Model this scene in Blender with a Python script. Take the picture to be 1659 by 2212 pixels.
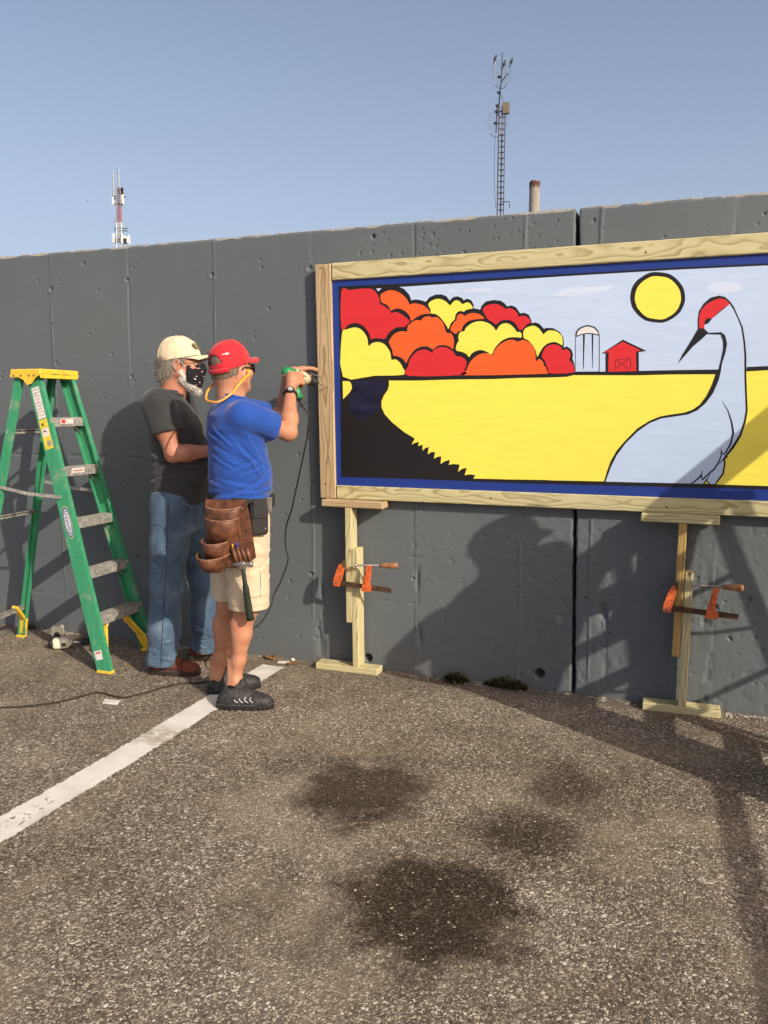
import bpy, bmesh, math, random
import numpy as np
from mathutils import Vector, Matrix
for o in list(bpy.data.objects): bpy.data.objects.remove(o)
scene = bpy.context.scene
COL = scene.collection
rad = math.radians
# ------------------------------------------------------------------ camera, sky, sun, exposure
W_, H_, F_ = 1659, 2212, 1785.0          # units in which the photograph was measured
PITCH, YAW, CAMH = rad(-7.2), rad(21.1), 1.47
cam_d = bpy.data.cameras.new('camera'); cam = bpy.data.objects.new('camera', cam_d); COL.objects.link(cam)
cam_d.sensor_fit = 'VERTICAL'; cam_d.sensor_height = 36; cam_d.lens = F_ / H_ * 36
cam_d.clip_start = 0.05; cam_d.clip_end = 3000
cam.location = (0, 0, CAMH); cam.rotation_euler = (math.pi / 2 + PITCH, 0, YAW)
scene.camera = cam
SUN_L = Vector((-1.70, 1.0, -1.03)).normalized()      # the way the light travels
elev = math.asin(-SUN_L.z); az = math.atan2(-SUN_L.x, -SUN_L.y)
world = bpy.data.worlds.new('World'); scene.world = world; world.use_nodes = True
wn = world.node_tree; wn.nodes.clear()
sky = wn.nodes.new('ShaderNodeTexSky'); sky.sky_type = 'NISHITA'; sky.sun_disc = False
sky.sun_elevation = elev; sky.sun_rotation = az
sky.air_density = 1.0; sky.dust_density = 4.0; sky.ozone_density = 1.6; sky.altitude = 0
wbg = wn.nodes.new('ShaderNodeBackground'); wbg.inputs['Strength'].default_value = 0.15
wo = wn.nodes.new('ShaderNodeOutputWorld')
# thin summer haze: the whole sky a little paler, and paler still towards the horizon, the same in every direction
def _wm(op, a, b):
    nd = wn.nodes.new('ShaderNodeMath'); nd.operation = op
    for i, v in enumerate((a, b)):
        if isinstance(v, float): nd.inputs[i].default_value = v
        else: wn.links.new(v, nd.inputs[i])
    return nd.outputs[0]
_tc = wn.nodes.new('ShaderNodeTexCoord'); _sp = wn.nodes.new('ShaderNodeSeparateXYZ'); wn.links.new(_tc.outputs['Generated'], _sp.inputs[0])
_hz = _wm('MULTIPLY', _wm('POWER', 2.71828, _wm('MULTIPLY', _wm('MAXIMUM', _sp.outputs[2], 0.0), -5.0)), 1.0)
_t = wn.nodes.new('ShaderNodeMix'); _t.data_type = 'RGBA'; _t.blend_type = 'MULTIPLY'; _t.inputs[0].default_value = 1.0
wn.links.new(sky.outputs[0], _t.inputs[6]); _t.inputs[7].default_value = (.97, .84, .79, 1)
_m = wn.nodes.new('ShaderNodeMix'); _m.data_type = 'RGBA'; wn.links.new(_hz, _m.inputs[0]); wn.links.new(_t.outputs[2], _m.inputs[6]); _m.inputs[7].default_value = (2.98, 3.66, 5.05, 1)
wn.links.new(_m.outputs[2], wbg.inputs[0]); wn.links.new(wbg.outputs[0], wo.inputs[0])
sd = bpy.data.lights.new('sun', 'SUN'); sd.energy = 3.9; sd.angle = rad(0.53); sd.color = (1.0, 0.90, 0.75)
sun = bpy.data.objects.new('sun', sd); COL.objects.link(sun)
sun.rotation_euler = SUN_L.to_track_quat('-Z', 'Y').to_euler(); sun.location = (10, -6, 8)
vs = scene.view_settings; vs.view_transform = 'Standard'; vs.look = 'None'; vs.exposure = 0.3; vs.gamma = 1; vs.use_curve_mapping = False
scene.render.engine = 'CYCLES'
# ------------------------------------------------------------------ measuring helpers
Fv = np.array([-math.sin(YAW) * math.cos(PITCH), math.cos(YAW) * math.cos(PITCH), math.sin(PITCH)])
Rv = np.array([math.cos(YAW), math.sin(YAW), 0.0]); Uv = np.cross(Rv, Fv)
def _ray(x, y): return Fv + Rv * (x - W_ / 2) / F_ - Uv * (y - H_ / 2) / F_
def at(x, y, Y):                      # measured point at a known distance Y from the camera's wall-parallel plane
    d = _ray(x, y); return np.array([0, 0, CAMH]) + d * (Y / d[1])
def gr(x, y, z=0.0):                  # measured point on the ground
    d = _ray(x, y); return np.array([0, 0, CAMH]) + d * ((z - CAMH) / d[2])
WALLY = 4.21
rng = random.Random(7); nrg = np.random.RandomState(11)
# ------------------------------------------------------------------ object helpers
def tag(o, label=None, cat=None, group=None, kind=None):
    if label: o['label'] = label
    if cat: o['category'] = cat
    if group: o['group'] = group
    if kind: o['kind'] = kind
    return o
def empty(name, loc, label=None, cat=None, group=None, kind=None):
    o = bpy.data.objects.new(name, None); COL.objects.link(o); o.location = loc; o.empty_display_size = .1
    return tag(o, label, cat, group, kind)
def mesh(name, V, Fc, mat, parent=None, smooth=False, gc=None, uv=None):
    me = bpy.data.meshes.new(name)
    V = np.asarray(V, float)
    off = np.zeros(3)
    p = parent
    while p is not None:
        off += np.array(p.location); p = p.parent
    origin = np.zeros(3)
    if parent is None and len(V):
        origin = np.array([V[:, 0].mean(), V[:, 1].mean(), V[:, 2].min()])
    Vl = V - off - origin
    if isinstance(Fc, np.ndarray):
        n, k = Fc.shape
        me.vertices.add(len(Vl)); me.vertices.foreach_set('co', Vl.astype(np.float32).ravel())
        me.loops.add(n * k); me.loops.foreach_set('vertex_index', Fc.astype(np.int32).ravel())
        me.polygons.add(n); me.polygons.foreach_set('loop_start', np.arange(0, n * k, k, dtype=np.int32))
        me.polygons.foreach_set('loop_total', np.full(n, k, np.int32))
        me.update(calc_edges=True); me.validate()
    else:
        me.from_pydata([tuple(v) for v in Vl], [], [tuple(f) for f in Fc]); me.validate(); me.update()
    if gc is not None and len(me.vertices) == len(gc):
        a = me.attributes.new('gc', 'FLOAT_VECTOR', 'POINT'); a.data.foreach_set('vector', np.asarray(gc, np.float32).ravel())
    me.polygons.foreach_set('use_smooth', [bool(smooth)] * len(me.polygons))
    if mat is not None: me.materials.append(mat)
    o = bpy.data.objects.new(name, me); COL.objects.link(o)
    o.location = origin
    if parent is not None: o.parent = parent
    return o
def join(parts):                      # several (verts, faces) as one
    V = []; Fc = []; n = 0
    for v, f in parts:
        V.append(np.asarray(v, float)); Fc += [tuple(i + n for i in q) for q in f]; n += len(v)
    return np.concatenate(V), Fc
def nrm(v): v = np.asarray(v, float); return v / (np.linalg.norm(v) + 1e-12)
def bxv(c, ax, hs, bev=0.003):        # chamfered box; ax three unit rows, hs half sizes
    c = np.asarray(c, float); A = np.array([nrm(a) for a in ax]); hs = np.array(hs, float)
    b = min(bev, hs.min() * .6)
    V = []; idx = {}
    for sx in (-1, 1):
        for sy in (-1, 1):
            for sz in (-1, 1):
                s = np.array([sx, sy, sz])
                for k in range(3):
                    h = hs - b; h[k] = hs[k]
                    idx[(sx, sy, sz, k)] = len(V); V.append(c + (s * h) @ A)
    Fc = []
    for k in range(3):
        a, d = [(1, 2), (0, 2), (0, 1)][k]
        for s in (-1, 1):
            def key(p, q):
                t = [0, 0, 0]; t[k] = s; t[a] = p; t[d] = q; return tuple(t)
            Fc.append([idx[key(-1, -1) + (k,)], idx[key(1, -1) + (k,)], idx[key(1, 1) + (k,)], idx[key(-1, 1) + (k,)]])
    for k in range(3):                # edges along k
        a, d = [(1, 2), (0, 2), (0, 1)][k]
        for p in (-1, 1):
            for q in (-1, 1):
                def key(s):
                    t = [0, 0, 0]; t[k] = s; t[a] = p; t[d] = q; return tuple(t)
                Fc.append([idx[key(-1) + (a,)], idx[key(1) + (a,)], idx[key(1) + (d,)], idx[key(-1) + (d,)]])
    for sx in (-1, 1):
        for sy in (-1, 1):
            for sz in (-1, 1):
                Fc.append([idx[(sx, sy, sz, 0)], idx[(sx, sy, sz, 1)], idx[(sx, sy, sz, 2)]])
    V = np.array(V)
    out = []
    for f in Fc:                      # outward winding
        P = V[f]; n = np.cross(P[1] - P[0], P[2] - P[0])
        out.append(f if np.dot(n, P.mean(0) - c) > 0 else f[::-1])
    return V, out
def barv(p, q, wdir, w, t, bev=0.003):    # bar p->q, width w along wdir, thickness t
    p = np.asarray(p, float); q = np.asarray(q, float); d = nrm(q - p)
    wd = np.asarray(wdir, float); wd = nrm(wd - d * np.dot(wd, d)); td = np.cross(d, wd)
    return bxv((p + q) / 2, (d, wd, td), (np.linalg.norm(q - p) / 2, w / 2, t / 2), bev)
def board(name, p, q, wdir, w, t, mat, parent=None, bev=0.004):   # timber with grain coordinates
    V, Fc = barv(p, q, wdir, w, t, bev)
    p = np.asarray(p, float); q = np.asarray(q, float); d = nrm(q - p)
    wd = np.asarray(wdir, float); wd = nrm(wd - d * np.dot(wd, d)); td = np.cross(d, wd)
    R = V - (p + q) / 2; sh = np.array([rng.uniform(0, 40), rng.uniform(-.02, .02), rng.uniform(.02, .05)])
    gc = np.stack([R @ d, R @ wd, R @ td], 1) + sh
    return mesh(name, V, Fc, mat, parent, gc=gc)
def catmull(pts, n=8, closed=False):
    P = np.asarray(pts, float); m = len(P); out = []
    for i in range(m if closed else m - 1):
        if closed: a, b, c, d = P[(i - 1) % m], P[i], P[(i + 1) % m], P[(i + 2) % m]
        else: a, b, c, d = P[max(i - 1, 0)], P[i], P[i + 1], P[min(i + 2, m - 1)]
        for k in range(n):
            t = k / n
            out.append(.5 * (2 * b + (c - a) * t + (2 * a - 5 * b + 4 * c - d) * t * t + (3 * b - a - 3 * c + d) * t ** 3))
    if not closed: out.append(P[-1])
    return np.array(out)
def tubev(pts, r, n=8, flat=None):    # tube along a path, radius a number or list; flat=(dir, factor) squashes it
    P = np.asarray(pts, float); m = len(P); r = np.full(m, r) if np.isscalar(r) else np.asarray(r, float)
    T = np.gradient(P, axis=0); T /= np.linalg.norm(T, axis=1)[:, None] + 1e-12
    u = np.cross(T[0], [0, 0, 1.0])
    if np.linalg.norm(u) < .1: u = np.cross(T[0], [0, 1.0, 0])
    V = []; Fc = []
    for i in range(m):
        u = u - T[i] * np.dot(u, T[i]); u = nrm(u); v = np.cross(T[i], u)
        for k in range(n):
            a = 2 * math.pi * k / n; off = (u * math.cos(a) + v * math.sin(a)) * r[i]
            if flat is not None: off = off - flat[0] * np.dot(off, flat[0]) * (1 - flat[1])
            V.append(P[i] + off)
    for i in range(m - 1):
        for k in range(n):
            Fc.append((i * n + k, i * n + (k + 1) % n, (i + 1) * n + (k + 1) % n, (i + 1) * n + k))
    Fc.append(tuple(range(n - 1, -1, -1))); Fc.append(tuple(range((m - 1) * n, m * n)))
    return np.array(V), Fc
def cylv(p, q, r1, r2=None, n=16):
    return tubev([p, q], [r1, r1 if r2 is None else r2], n)
def prismv(poly, axo, au, av, an, t):   # polygon (u,v) extruded by t along an
    axo = np.asarray(axo, float); au, av, an = map(np.asarray, (au, av, an)); n = len(poly)
    V = [axo + au * u + av * v for u, v in poly] + [axo + au * u + av * v + an * t for u, v in poly]
    Fc = [tuple(range(n)), tuple(range(2 * n - 1, n - 1, -1))]
    for i in range(n): Fc.append((i, i + n, (i + 1) % n + n, (i + 1) % n))
    if np.dot(np.cross(au, av), an) > 0: Fc = [f[::-1] for f in Fc]
    return np.array(V), Fc
def lathev(p, axis, prof, n=20):      # profile [(distance along axis, radius)]
    p = np.asarray(p, float); a = nrm(axis)
    pts = [p + a * s for s, _ in prof]
    u = nrm(np.cross(a, [0.13, .2, .97])); v = np.cross(a, u); V = []; Fc = []
    for c, (s, r) in zip(pts, prof):
        for k in range(n):
            th = 2 * math.pi * k / n; V.append(c + (u * math.cos(th) + v * math.sin(th)) * r)
    for i in range(len(prof) - 1):
        for k in range(n): Fc.append((i * n + k, i * n + (k + 1) % n, (i + 1) * n + (k + 1) % n, (i + 1) * n + k))
    Fc.append(tuple(range(n - 1, -1, -1))); Fc.append(tuple(range((len(prof) - 1) * n, len(prof) * n)))
    return np.array(V), Fc
def textv(s, size, origin, au, av, an, depth=.0008, align='LEFT'):
    cu = bpy.data.curves.new('lettering', 'FONT'); cu.body = s; cu.size = size; cu.extrude = depth / 2; cu.align_x = align; cu.resolution_u = 2
    ob = bpy.data.objects.new('lettering', cu); COL.objects.link(ob)
    me = bpy.data.meshes.new_from_object(ob.evaluated_get(bpy.context.evaluated_depsgraph_get()))
    V = np.array([v.co for v in me.vertices]); Fc = [tuple(p.vertices) for p in me.polygons]
    bpy.data.objects.remove(ob); bpy.data.curves.remove(cu); bpy.data.meshes.remove(me)
    o = np.asarray(origin, float); au, av, an = map(lambda a: np.asarray(a, float), (au, av, an))
    return o + V[:, :1] * au + V[:, 1:2] * av + V[:, 2:3] * an, Fc
from mathutils.bvhtree import BVHTree
def bvh(o):
    me = o.data; off = np.array(o.location); p = o.parent
    while p is not None: off = off + np.array(p.location); p = p.parent
    V = np.empty(len(me.vertices) * 3); me.vertices.foreach_get('co', V); V = V.reshape(-1, 3) + off
    return BVHTree.FromPolygons([tuple(v) for v in V], [tuple(q.vertices) for q in me.polygons])
def snap(T, pts, off=.002):           # pull points onto a surface
    out = []
    for q in pts:
        c, n, _, _ = T.find_nearest(Vector(q)); q = np.array(q); n = np.array(n); out.append(np.array(c) + n * off)
    return np.array(out)
def patchv(T, c, du, dv, w, h, th=.004, nu=8, nv=8, poly=None, back=.15):   # a cloth patch that follows a surface
    c = np.asarray(c, float); du, dv = nrm(du), nrm(dv); n = nrm(np.cross(du, dv)); V = []; ok = []
    for k in (0, 1):
        for j in range(nv + 1):
            for i in range(nu + 1):
                a, b = (i / nu - .5) * w, (j / nv - .5) * h
                if poly: a *= poly(j / nv)
                e = 0 if k or min(i, j, nu - i, nv - j) > 0 else 0
                q = c + du * a + dv * b + n * back
                hit = T.ray_cast(Vector(q), Vector(-n), back * 2)
                p_ = np.array(hit[0]) if hit[0] is not None else np.array(T.find_nearest(Vector(c + du * a + dv * b))[0])
                V.append(p_ + n * (th if k else -.006))
    m = (nu + 1) * (nv + 1); Fc = []
    for j in range(nv):
        for i in range(nu):
            a = j * (nu + 1) + i; Fc.append((m + a, m + a + 1, m + a + nu + 2, m + a + nu + 1))
    ring = [i for i in range(nu + 1)] + [j * (nu + 1) + nu for j in range(1, nv + 1)] + [nv * (nu + 1) + i for i in range(nu - 1, -1, -1)] + [j * (nu + 1) for j in range(nv - 1, 0, -1)]
    for a, b in zip(ring, ring[1:] + ring[:1]): Fc.append((a, b, b + m, a + m))
    return np.array(V), Fc
# ------------------------------------------------------------------ numpy noise
_perm = nrg.randint(0, 1 << 16, 1 << 16).astype(np.float32) / (1 << 16)
def vnoise(x, y, z):
    xi, yi, zi = np.floor(x).astype(np.int64), np.floor(y).astype(np.int64), np.floor(z).astype(np.int64)
    fx, fy, fz = x - xi, y - yi, z - zi
    fx, fy, fz = [f * f * (3 - 2 * f) for f in (fx, fy, fz)]
    def h(a, b, c): return _perm[(a * 73856093 ^ b * 19349663 ^ c * 83492791) & 0xffff]
    def L(a, b, t): return a + (b - a) * t
    return L(L(L(h(xi, yi, zi), h(xi + 1, yi, zi), fx), L(h(xi, yi + 1, zi), h(xi + 1, yi + 1, zi), fx), fy),
             L(L(h(xi, yi, zi + 1), h(xi + 1, yi, zi + 1), fx), L(h(xi, yi + 1, zi + 1), h(xi + 1, yi + 1, zi + 1), fx), fy), fz)
def fbm(x, y, z, o=4):
    s = 0; a = .5
    for _ in range(o): s = s + a * vnoise(x, y, z); x, y, z = x * 2.03 + 7, y * 2.03 + 3, z * 2.03 + 5; a *= .5
    return s
# ------------------------------------------------------------------ material helpers
class MT:
    def __init__(s, name, rough=.6, spec=.4, metal=0.):
        s.m = bpy.data.materials.new(name); s.m.use_nodes = True; s.t = s.m.node_tree
        s.b = s.t.nodes['Principled BSDF']; s.b.inputs['Roughness'].default_value = rough
        s.b.inputs['Specular IOR Level'].default_value = spec; s.b.inputs['Metallic'].default_value = metal
        s._tc = None
    def n(s, typ, **kw):
        nd = s.t.nodes.new('ShaderNode' + typ)
        for k, v in kw.items():
            if k.startswith('i_'):
                key = k[2:]; key = int(key) if key.isdigit() else key.replace('_', ' ')
                s.put(nd.inputs[key], v)
            else: setattr(nd, k, v)
        return nd
    def put(s, sock, v):
        if isinstance(v, bpy.types.NodeSocket): s.t.links.new(v, sock)
        elif isinstance(v, (tuple, list)) and sock.type == 'RGBA' and len(v) == 3: sock.default_value = (*v, 1)
        else: sock.default_value = v
    def geo(s): return s.n('NewGeometry').outputs['Position']
    def obj(s): return s.n('TexCoord').outputs['Object']
    def attr(s, a): return s.n('Attribute', attribute_name=a).outputs['Vector']
    def scale(s, v, sc, loc=(0, 0, 0)): return s.n('Mapping', i_Vector=v, i_Scale=sc, i_Location=loc).outputs[0]
    def noise(s, v, sc, det=4, rough=.55, dist=0): return s.n('TexNoise', i_Vector=v, i_Scale=sc, i_Detail=det, i_Roughness=rough, i_Distortion=dist).outputs['Fac']
    def math(s, op, a, b=0., c=0., clamp=False): 
        nd = s.n('Math', operation=op, use_clamp=clamp); s.put(nd.inputs[0], a); s.put(nd.inputs[1], b); s.put(nd.inputs[2], c); return nd.outputs[0]
    def mr(s, v, a, b, c=0., d=1., smooth=False):
        return s.n('MapRange', interpolation_type='SMOOTHSTEP' if smooth else 'LINEAR', i_Value=v, i_From_Min=a, i_From_Max=b, i_To_Min=c, i_To_Max=d).outputs[0]
    def mix(s, f, a, b, mode='MIX'):
        nd = s.n('Mix', data_type='RGBA', blend_type=mode); s.put(nd.inputs[0], f); s.put(nd.inputs[6], a); s.put(nd.inputs[7], b); return nd.outputs[2]
    def ramp(s, f, stops, interp='LINEAR'):
        nd = s.n('ValToRGB', i_Fac=f); cr = nd.color_ramp; cr.interpolation = interp
        while len(cr.elements) < len(stops): cr.elements.new(.5)
        for e, (p, c) in zip(cr.elements, stops): e.position = p; e.color = (*c, 1)
        return nd.outputs[0]
    def color(s, c): s.put(s.b.inputs['Base Color'], c); return s
    def bump(s, h, strength=.3, dist=.003):
        bp = s.n('Bump', i_Height=h, i_Strength=strength, i_Distance=dist)
        s.t.links.new(bp.outputs[0], s.b.inputs['Normal']); return s
def plain(name, col, rough=.5, spec=.4, metal=0., var=.12, sc=30, bump=0.0):   # a colour with a little wear
    M = MT(name, rough, spec, metal); p = M.obj(); f = M.noise(p, sc, 5)
    lo = tuple(max(0, c * (1 - 2 * var)) for c in col); hi = tuple(min(1, c * (1 + 2 * var)) for c in col)
    M.color(M.ramp(f, [(.3, lo), (.7, hi)]))
    M.put(M.b.inputs['Roughness'], M.mr(M.noise(p, sc * .6, 3), .3, .7, max(0, rough - .1), min(1, rough + .12)))
    if bump: M.bump(M.noise(p, sc * 4, 4), bump, .002)
    return M.m
MURAL=[
('painted_tree','red',2,1,'-1854,2094 -1808,2095 -1748,2098 -1701,2098 -1671,2090 -1650,2070 -1637,2046 -1631,2013 -1620,2010 -1599,1996 -1591,1988 -1579,1984 -1568,1964 -1545,1970 -1512,1958 -1483,1937 -1464,1916 -1487,1897 -1493,1890 -1528,1891 -1562,1878 -1587,1856 -1602,1833 -1637,1836 -1663,1837 -1684,1833 -1689,1851 -1701,1875 -1727,1903 -1757,1918 -1783,1921 -1818,1910 -1856,1894'),
('painted_tree','yellow',2,1,'-1852,1868 -1827,1887 -1792,1896 -1770,1897 -1744,1888 -1719,1864 -1704,1836 -1697,1797 -1680,1810 -1646,1817 -1612,1808 -1587,1783 -1572,1755 -1566,1722 -1545,1724 -1520,1708 -1503,1680 -1496,1643 -1663,1640 -1848,1637'),
('painted_tree','orange',2,1,'-1629,2057 -1616,2070 -1587,2081 -1562,2081 -1533,2073 -1504,2055 -1483,2035 -1471,2016 -1466,2004 -1446,2009 -1422,2006 -1389,1996 -1365,1977 -1350,1954 -1381,1953 -1413,1945 -1438,1931 -1456,1921 -1466,1948 -1495,1975 -1529,1987 -1558,1982 -1568,1976 -1579,1994 -1595,2010 -1622,2023'),
('painted_tree','yellow',2,1,'-1363,2000 -1345,2018 -1317,2026 -1293,2023 -1269,2011 -1246,1990 -1241,1995 -1225,2010 -1210,2014 -1194,2007 -1180,1994 -1159,2001 -1143,1998 -1129,1982 -1127,1970 -1158,1965 -1172,1955 -1185,1960 -1205,1956 -1217,1938 -1220,1919 -1240,1901 -1253,1872 -1260,1883 -1276,1906 -1300,1934 -1324,1950 -1347,1954 -1350,1973'),
('painted_tree','orange',2,1,'-1241,1866 -1236,1886 -1220,1908 -1210,1914 -1209,1930 -1201,1941 -1185,1946 -1169,1935 -1162,1937 -1142,1946 -1111,1946 -1084,1936 -1064,1917 -1095,1916 -1134,1912 -1157,1902 -1177,1881 -1184,1861 -1200,1859 -1213,1846'),
('painted_tree','red',2,1,'-1073,1958 -1062,1976 -1042,1985 -1012,1987 -985,1980 -962,1964 -954,1960 -932,1963 -909,1951 -894,1933 -889,1920 -868,1924 -845,1916 -830,1898 -828,1888 -848,1880 -870,1856 -885,1858 -901,1882 -923,1901 -950,1907 -980,1903 -1004,1886 -1018,1897 -1041,1910 -1053,1924'),
('painted_tree','orange',2,1,'-1580,1817 -1566,1840 -1545,1859 -1512,1869 -1480,1866 -1477,1887 -1462,1906 -1429,1923 -1405,1920 -1385,1937 -1356,1939 -1340,1933 -1316,1934 -1292,1915 -1280,1899 -1272,1876 -1263,1854 -1239,1849 -1227,1830 -1223,1811 -1227,1770 -1243,1781 -1275,1791 -1307,1789 -1335,1772 -1343,1773 -1363,1785 -1396,1787 -1429,1775 -1457,1749 -1478,1714 -1484,1703 -1499,1723 -1528,1739 -1555,1745 -1562,1774 -1578,1806'),
('painted_tree','yellow',2,1,'-1209,1762 -1211,1781 -1203,1803 -1196,1810 -1200,1833 -1188,1855 -1168,1858 -1161,1873 -1134,1894 -1103,1904 -1072,1903 -1037,1890 -1014,1871 -1002,1856 -984,1881 -957,1890 -931,1883 -908,1862 -896,1845 -881,1845 -872,1830 -875,1817 -903,1820 -941,1818 -978,1800 -1008,1768 -1023,1737 -1046,1750 -1077,1761 -1108,1756 -1132,1740 -1141,1727 -1155,1742 -1179,1754'),
('painted_tree','yellow',2,1,'-863,1823 -864,1844 -853,1862 -827,1872 -809,1872 -786,1858 -768,1834 -762,1831 -742,1846 -720,1847 -695,1839 -676,1821 -669,1802 -669,1774 -682,1781 -708,1791 -737,1786 -762,1769 -780,1741 -791,1721 -796,1737 -804,1759 -822,1785 -841,1804 -859,1812'),
('painted_tree','red',2,1,'-1472,1637 -1472,1687 -1463,1718 -1441,1748 -1412,1767 -1380,1771 -1355,1762 -1340,1754 -1331,1769 -1299,1781 -1263,1778 -1239,1766 -1218,1747 -1212,1734 -1187,1731 -1167,1720 -1155,1704 -1156,1686 -1166,1659 -1174,1637'),
('painted_tree','orange',2,1,'-1159,1635 -1154,1659 -1139,1696 -1116,1722 -1085,1740 -1054,1745 -1031,1740 -1017,1733 -1008,1757 -986,1782 -952,1802 -918,1808 -891,1798 -865,1805 -835,1793 -812,1767 -801,1734 -798,1700 -782,1710 -767,1700 -759,1686 -757,1674 -747,1669 -742,1645 -747,1637'),
('painted_tree','red',2,1,'-732,1638 -735,1660 -745,1678 -753,1700 -768,1719 -765,1740 -751,1765 -726,1778 -701,1778 -678,1767 -667,1751 -649,1755 -635,1744 -628,1726 -634,1704 -631,1697 -619,1687 -611,1665 -610,1641'),
('painted_sky','sky',2,0,'-1522,2096 -1496,2085 -1467,2054 -1456,2025 -1430,2029 -1397,2022 -1377,2014 -1357,2036 -1325,2048 -1293,2048 -1265,2037 -1248,2014 -1230,2031 -1206,2034 -1182,2024 -1174,2012 -1155,2020 -1135,2012 -1121,1989 -1121,1970 -1104,1967 -1086,1962 -1081,1980 -1058,2001 -1020,2007 -982,2002 -959,1986 -949,1973 -925,1976 -902,1965 -887,1943 -882,1936 -861,1938 -838,1927 -824,1897 -823,1886 -804,1889 -786,1882 -763,1858 -761,1856 -750,1861 -717,1858 -684,1839 -665,1810 -662,1777 -664,1763 -646,1768 -624,1751 -616,1726 -619,1708 -610,1686 -603,1645 -462,1643 -303,1644 -162,1645 168,1645 168,1654 257,1657 519,1665 493,2102 233,2101 -181,2105 -588,2104 -877,2102'),
('painted_sky','sky',2,0,'-1654,2095 -1622,2095 -1633,2086 -1640,2079'),
('painted_cloud','cloud',3,1,'-723,2015 -686,2034 -636,2046 -601,2058 -558,2045 -447,2050 -440,2033 -515,2015 -585,2008 -656,2007'),
('painted_cloud','cloud',3,1,'-16,2005 8,2037 77,2040 122,2024 126,1994 48,1988'),
('painted_cloud','cloud',3,1,'-1254,2066 -1222,2072 -1202,2065 -1206,2055 -1250,2054'),
('painted_cloud','cloud',3,1,'-1171,2058 -1136,2067 -1029,2068 -1027,2053 -1097,2049 -1167,2047'),
('painted_field','yellow',2,0,'-1581,1613 -1580,1588 -1587,1564 -1610,1533 -1624,1502 -1622,1470 -1604,1434 -1561,1391 -1493,1340 -1433,1307 -1451,1275 -1430,1285 -1411,1290 -1414,1267 -1389,1276 -1390,1243 -1374,1258 -1355,1264 -1361,1224 -1343,1236 -1320,1239 -1326,1202 -1308,1212 -1285,1216 -1289,1175 -1265,1191 -1237,1198 -1244,1172 -1216,1177 -1185,1175 -1193,1136 -1172,1153 -1146,1159 -1157,1120 -1131,1125 -1099,1122 -1111,1104 -927,1105 -731,1108 -705,1107 -444,1110 -346,1109 64,1112 286,1112 553,1115 521,1639 258,1638 97,1631 37,1623 -161,1625 -302,1623 -610,1628 -646,1620 -740,1618 -867,1618 -1013,1614 -1249,1614 -1411,1611'),
('painted_field','yellow',2,0,'-1850,1613 -1811,1612 -1798,1598 -1793,1578 -1807,1554 -1829,1533 -1848,1516'),
('painted_river','navy',2,1,'-1785,1612 -1612,1612 -1597,1588 -1625,1529 -1631,1470 -1733,1406 -1803,1446 -1811,1510 -1792,1558'),
('painted_sun','black',3,1,'-111,1978 -111,1960 -115,1943 -122,1926 -131,1910 -143,1898 -157,1887 -172,1878 -190,1870 -208,1866 -228,1867 -247,1870 -266,1874 -284,1880 -301,1891 -317,1905 -330,1920 -341,1935 -349,1952 -354,1971 -356,1989 -355,2007 -352,2025 -345,2043 -335,2058 -323,2070 -308,2080 -292,2090 -275,2097 -256,2100 -237,2099 -218,2096 -199,2092 -181,2085 -164,2074 -149,2060 -137,2046 -126,2031 -118,2014 -113,1996'),
('painted_sun','yellow',4,1,'-129,1977 -129,1961 -133,1947 -138,1932 -146,1919 -156,1908 -167,1899 -181,1891 -195,1884 -211,1881 -227,1882 -243,1885 -259,1888 -274,1893 -288,1902 -301,1914 -312,1927 -322,1940 -328,1955 -333,1970 -335,1986 -334,2002 -331,2017 -325,2032 -317,2044 -307,2055 -295,2064 -281,2072 -266,2079 -251,2081 -235,2080 -219,2077 -203,2074 -188,2068 -174,2059 -161,2047 -151,2035 -142,2022 -135,2008 -131,1992'),
('painted_silo','black',3,0,'-605,1643 -608,1819 -606,1838 -591,1855 -567,1865 -546,1867 -517,1858 -499,1838 -492,1817 -487,1642'),
('painted_silo','pale',4,0,'-602,1645 -605,1811 -580,1820 -552,1825 -523,1822 -496,1814 -491,1644'),
('painted_silo','white',4,0,'-601,1818 -598,1836 -584,1850 -563,1859 -546,1860 -521,1852 -504,1834 -497,1820 -523,1827 -552,1830 -580,1825'),
('painted_silo','black',5,0,'-571,1824 -562,1826 -563,1657 -566,1657'),
('painted_silo','black',5,0,'-530,1825 -522,1824 -520,1661 -522,1661'),
('painted_barn','black',3,0,'-482,1729 -383,1793 -273,1737 -308,1732 -304,1642 -459,1641 -462,1730'),
('painted_barn','red',4,0,'-446,1642 -447,1734 -469,1735 -383,1783 -298,1740 -321,1734 -315,1643'),
('painted_barn','black',5,0,'-415,1701 -346,1705 -345,1703 -415,1699'),
('painted_barn','black',5,0,'-415,1700 -413,1700 -413,1651 -415,1651'),
('painted_barn','black',5,0,'-347,1699 -344,1699 -342,1655 -345,1655'),
('painted_barn','black',5,0,'-411,1657 -357,1700 -355,1698 -409,1654'),
('painted_barn','black',5,0,'-408,1693 -405,1695 -388,1679 -391,1678'),
('painted_barn','black',5,0,'-377,1671 -374,1672 -350,1654 -352,1652'),
('painted_crane','black',5,0,'-448,1109 -435,1159 -419,1211 -393,1262 -353,1313 -300,1371 -247,1407 -200,1428 -154,1437 -94,1446 -56,1460 -24,1484 3,1525 23,1573 37,1622 50,1650 59,1701 65,1741 62,1775 51,1804 19,1805 -7,1808 -31,1784 -68,1751 -106,1704 -129,1675 -112,1715 -76,1779 -48,1833 -51,1872 -47,1913 -29,1945 -1,1971 36,1979 62,1971 85,1948 102,1923 122,1879 143,1832 155,1772 164,1705 169,1605 175,1537 182,1456 176,1402 161,1341 133,1285 97,1236 100,1202 94,1160 70,1124 63,1112'),
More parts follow.
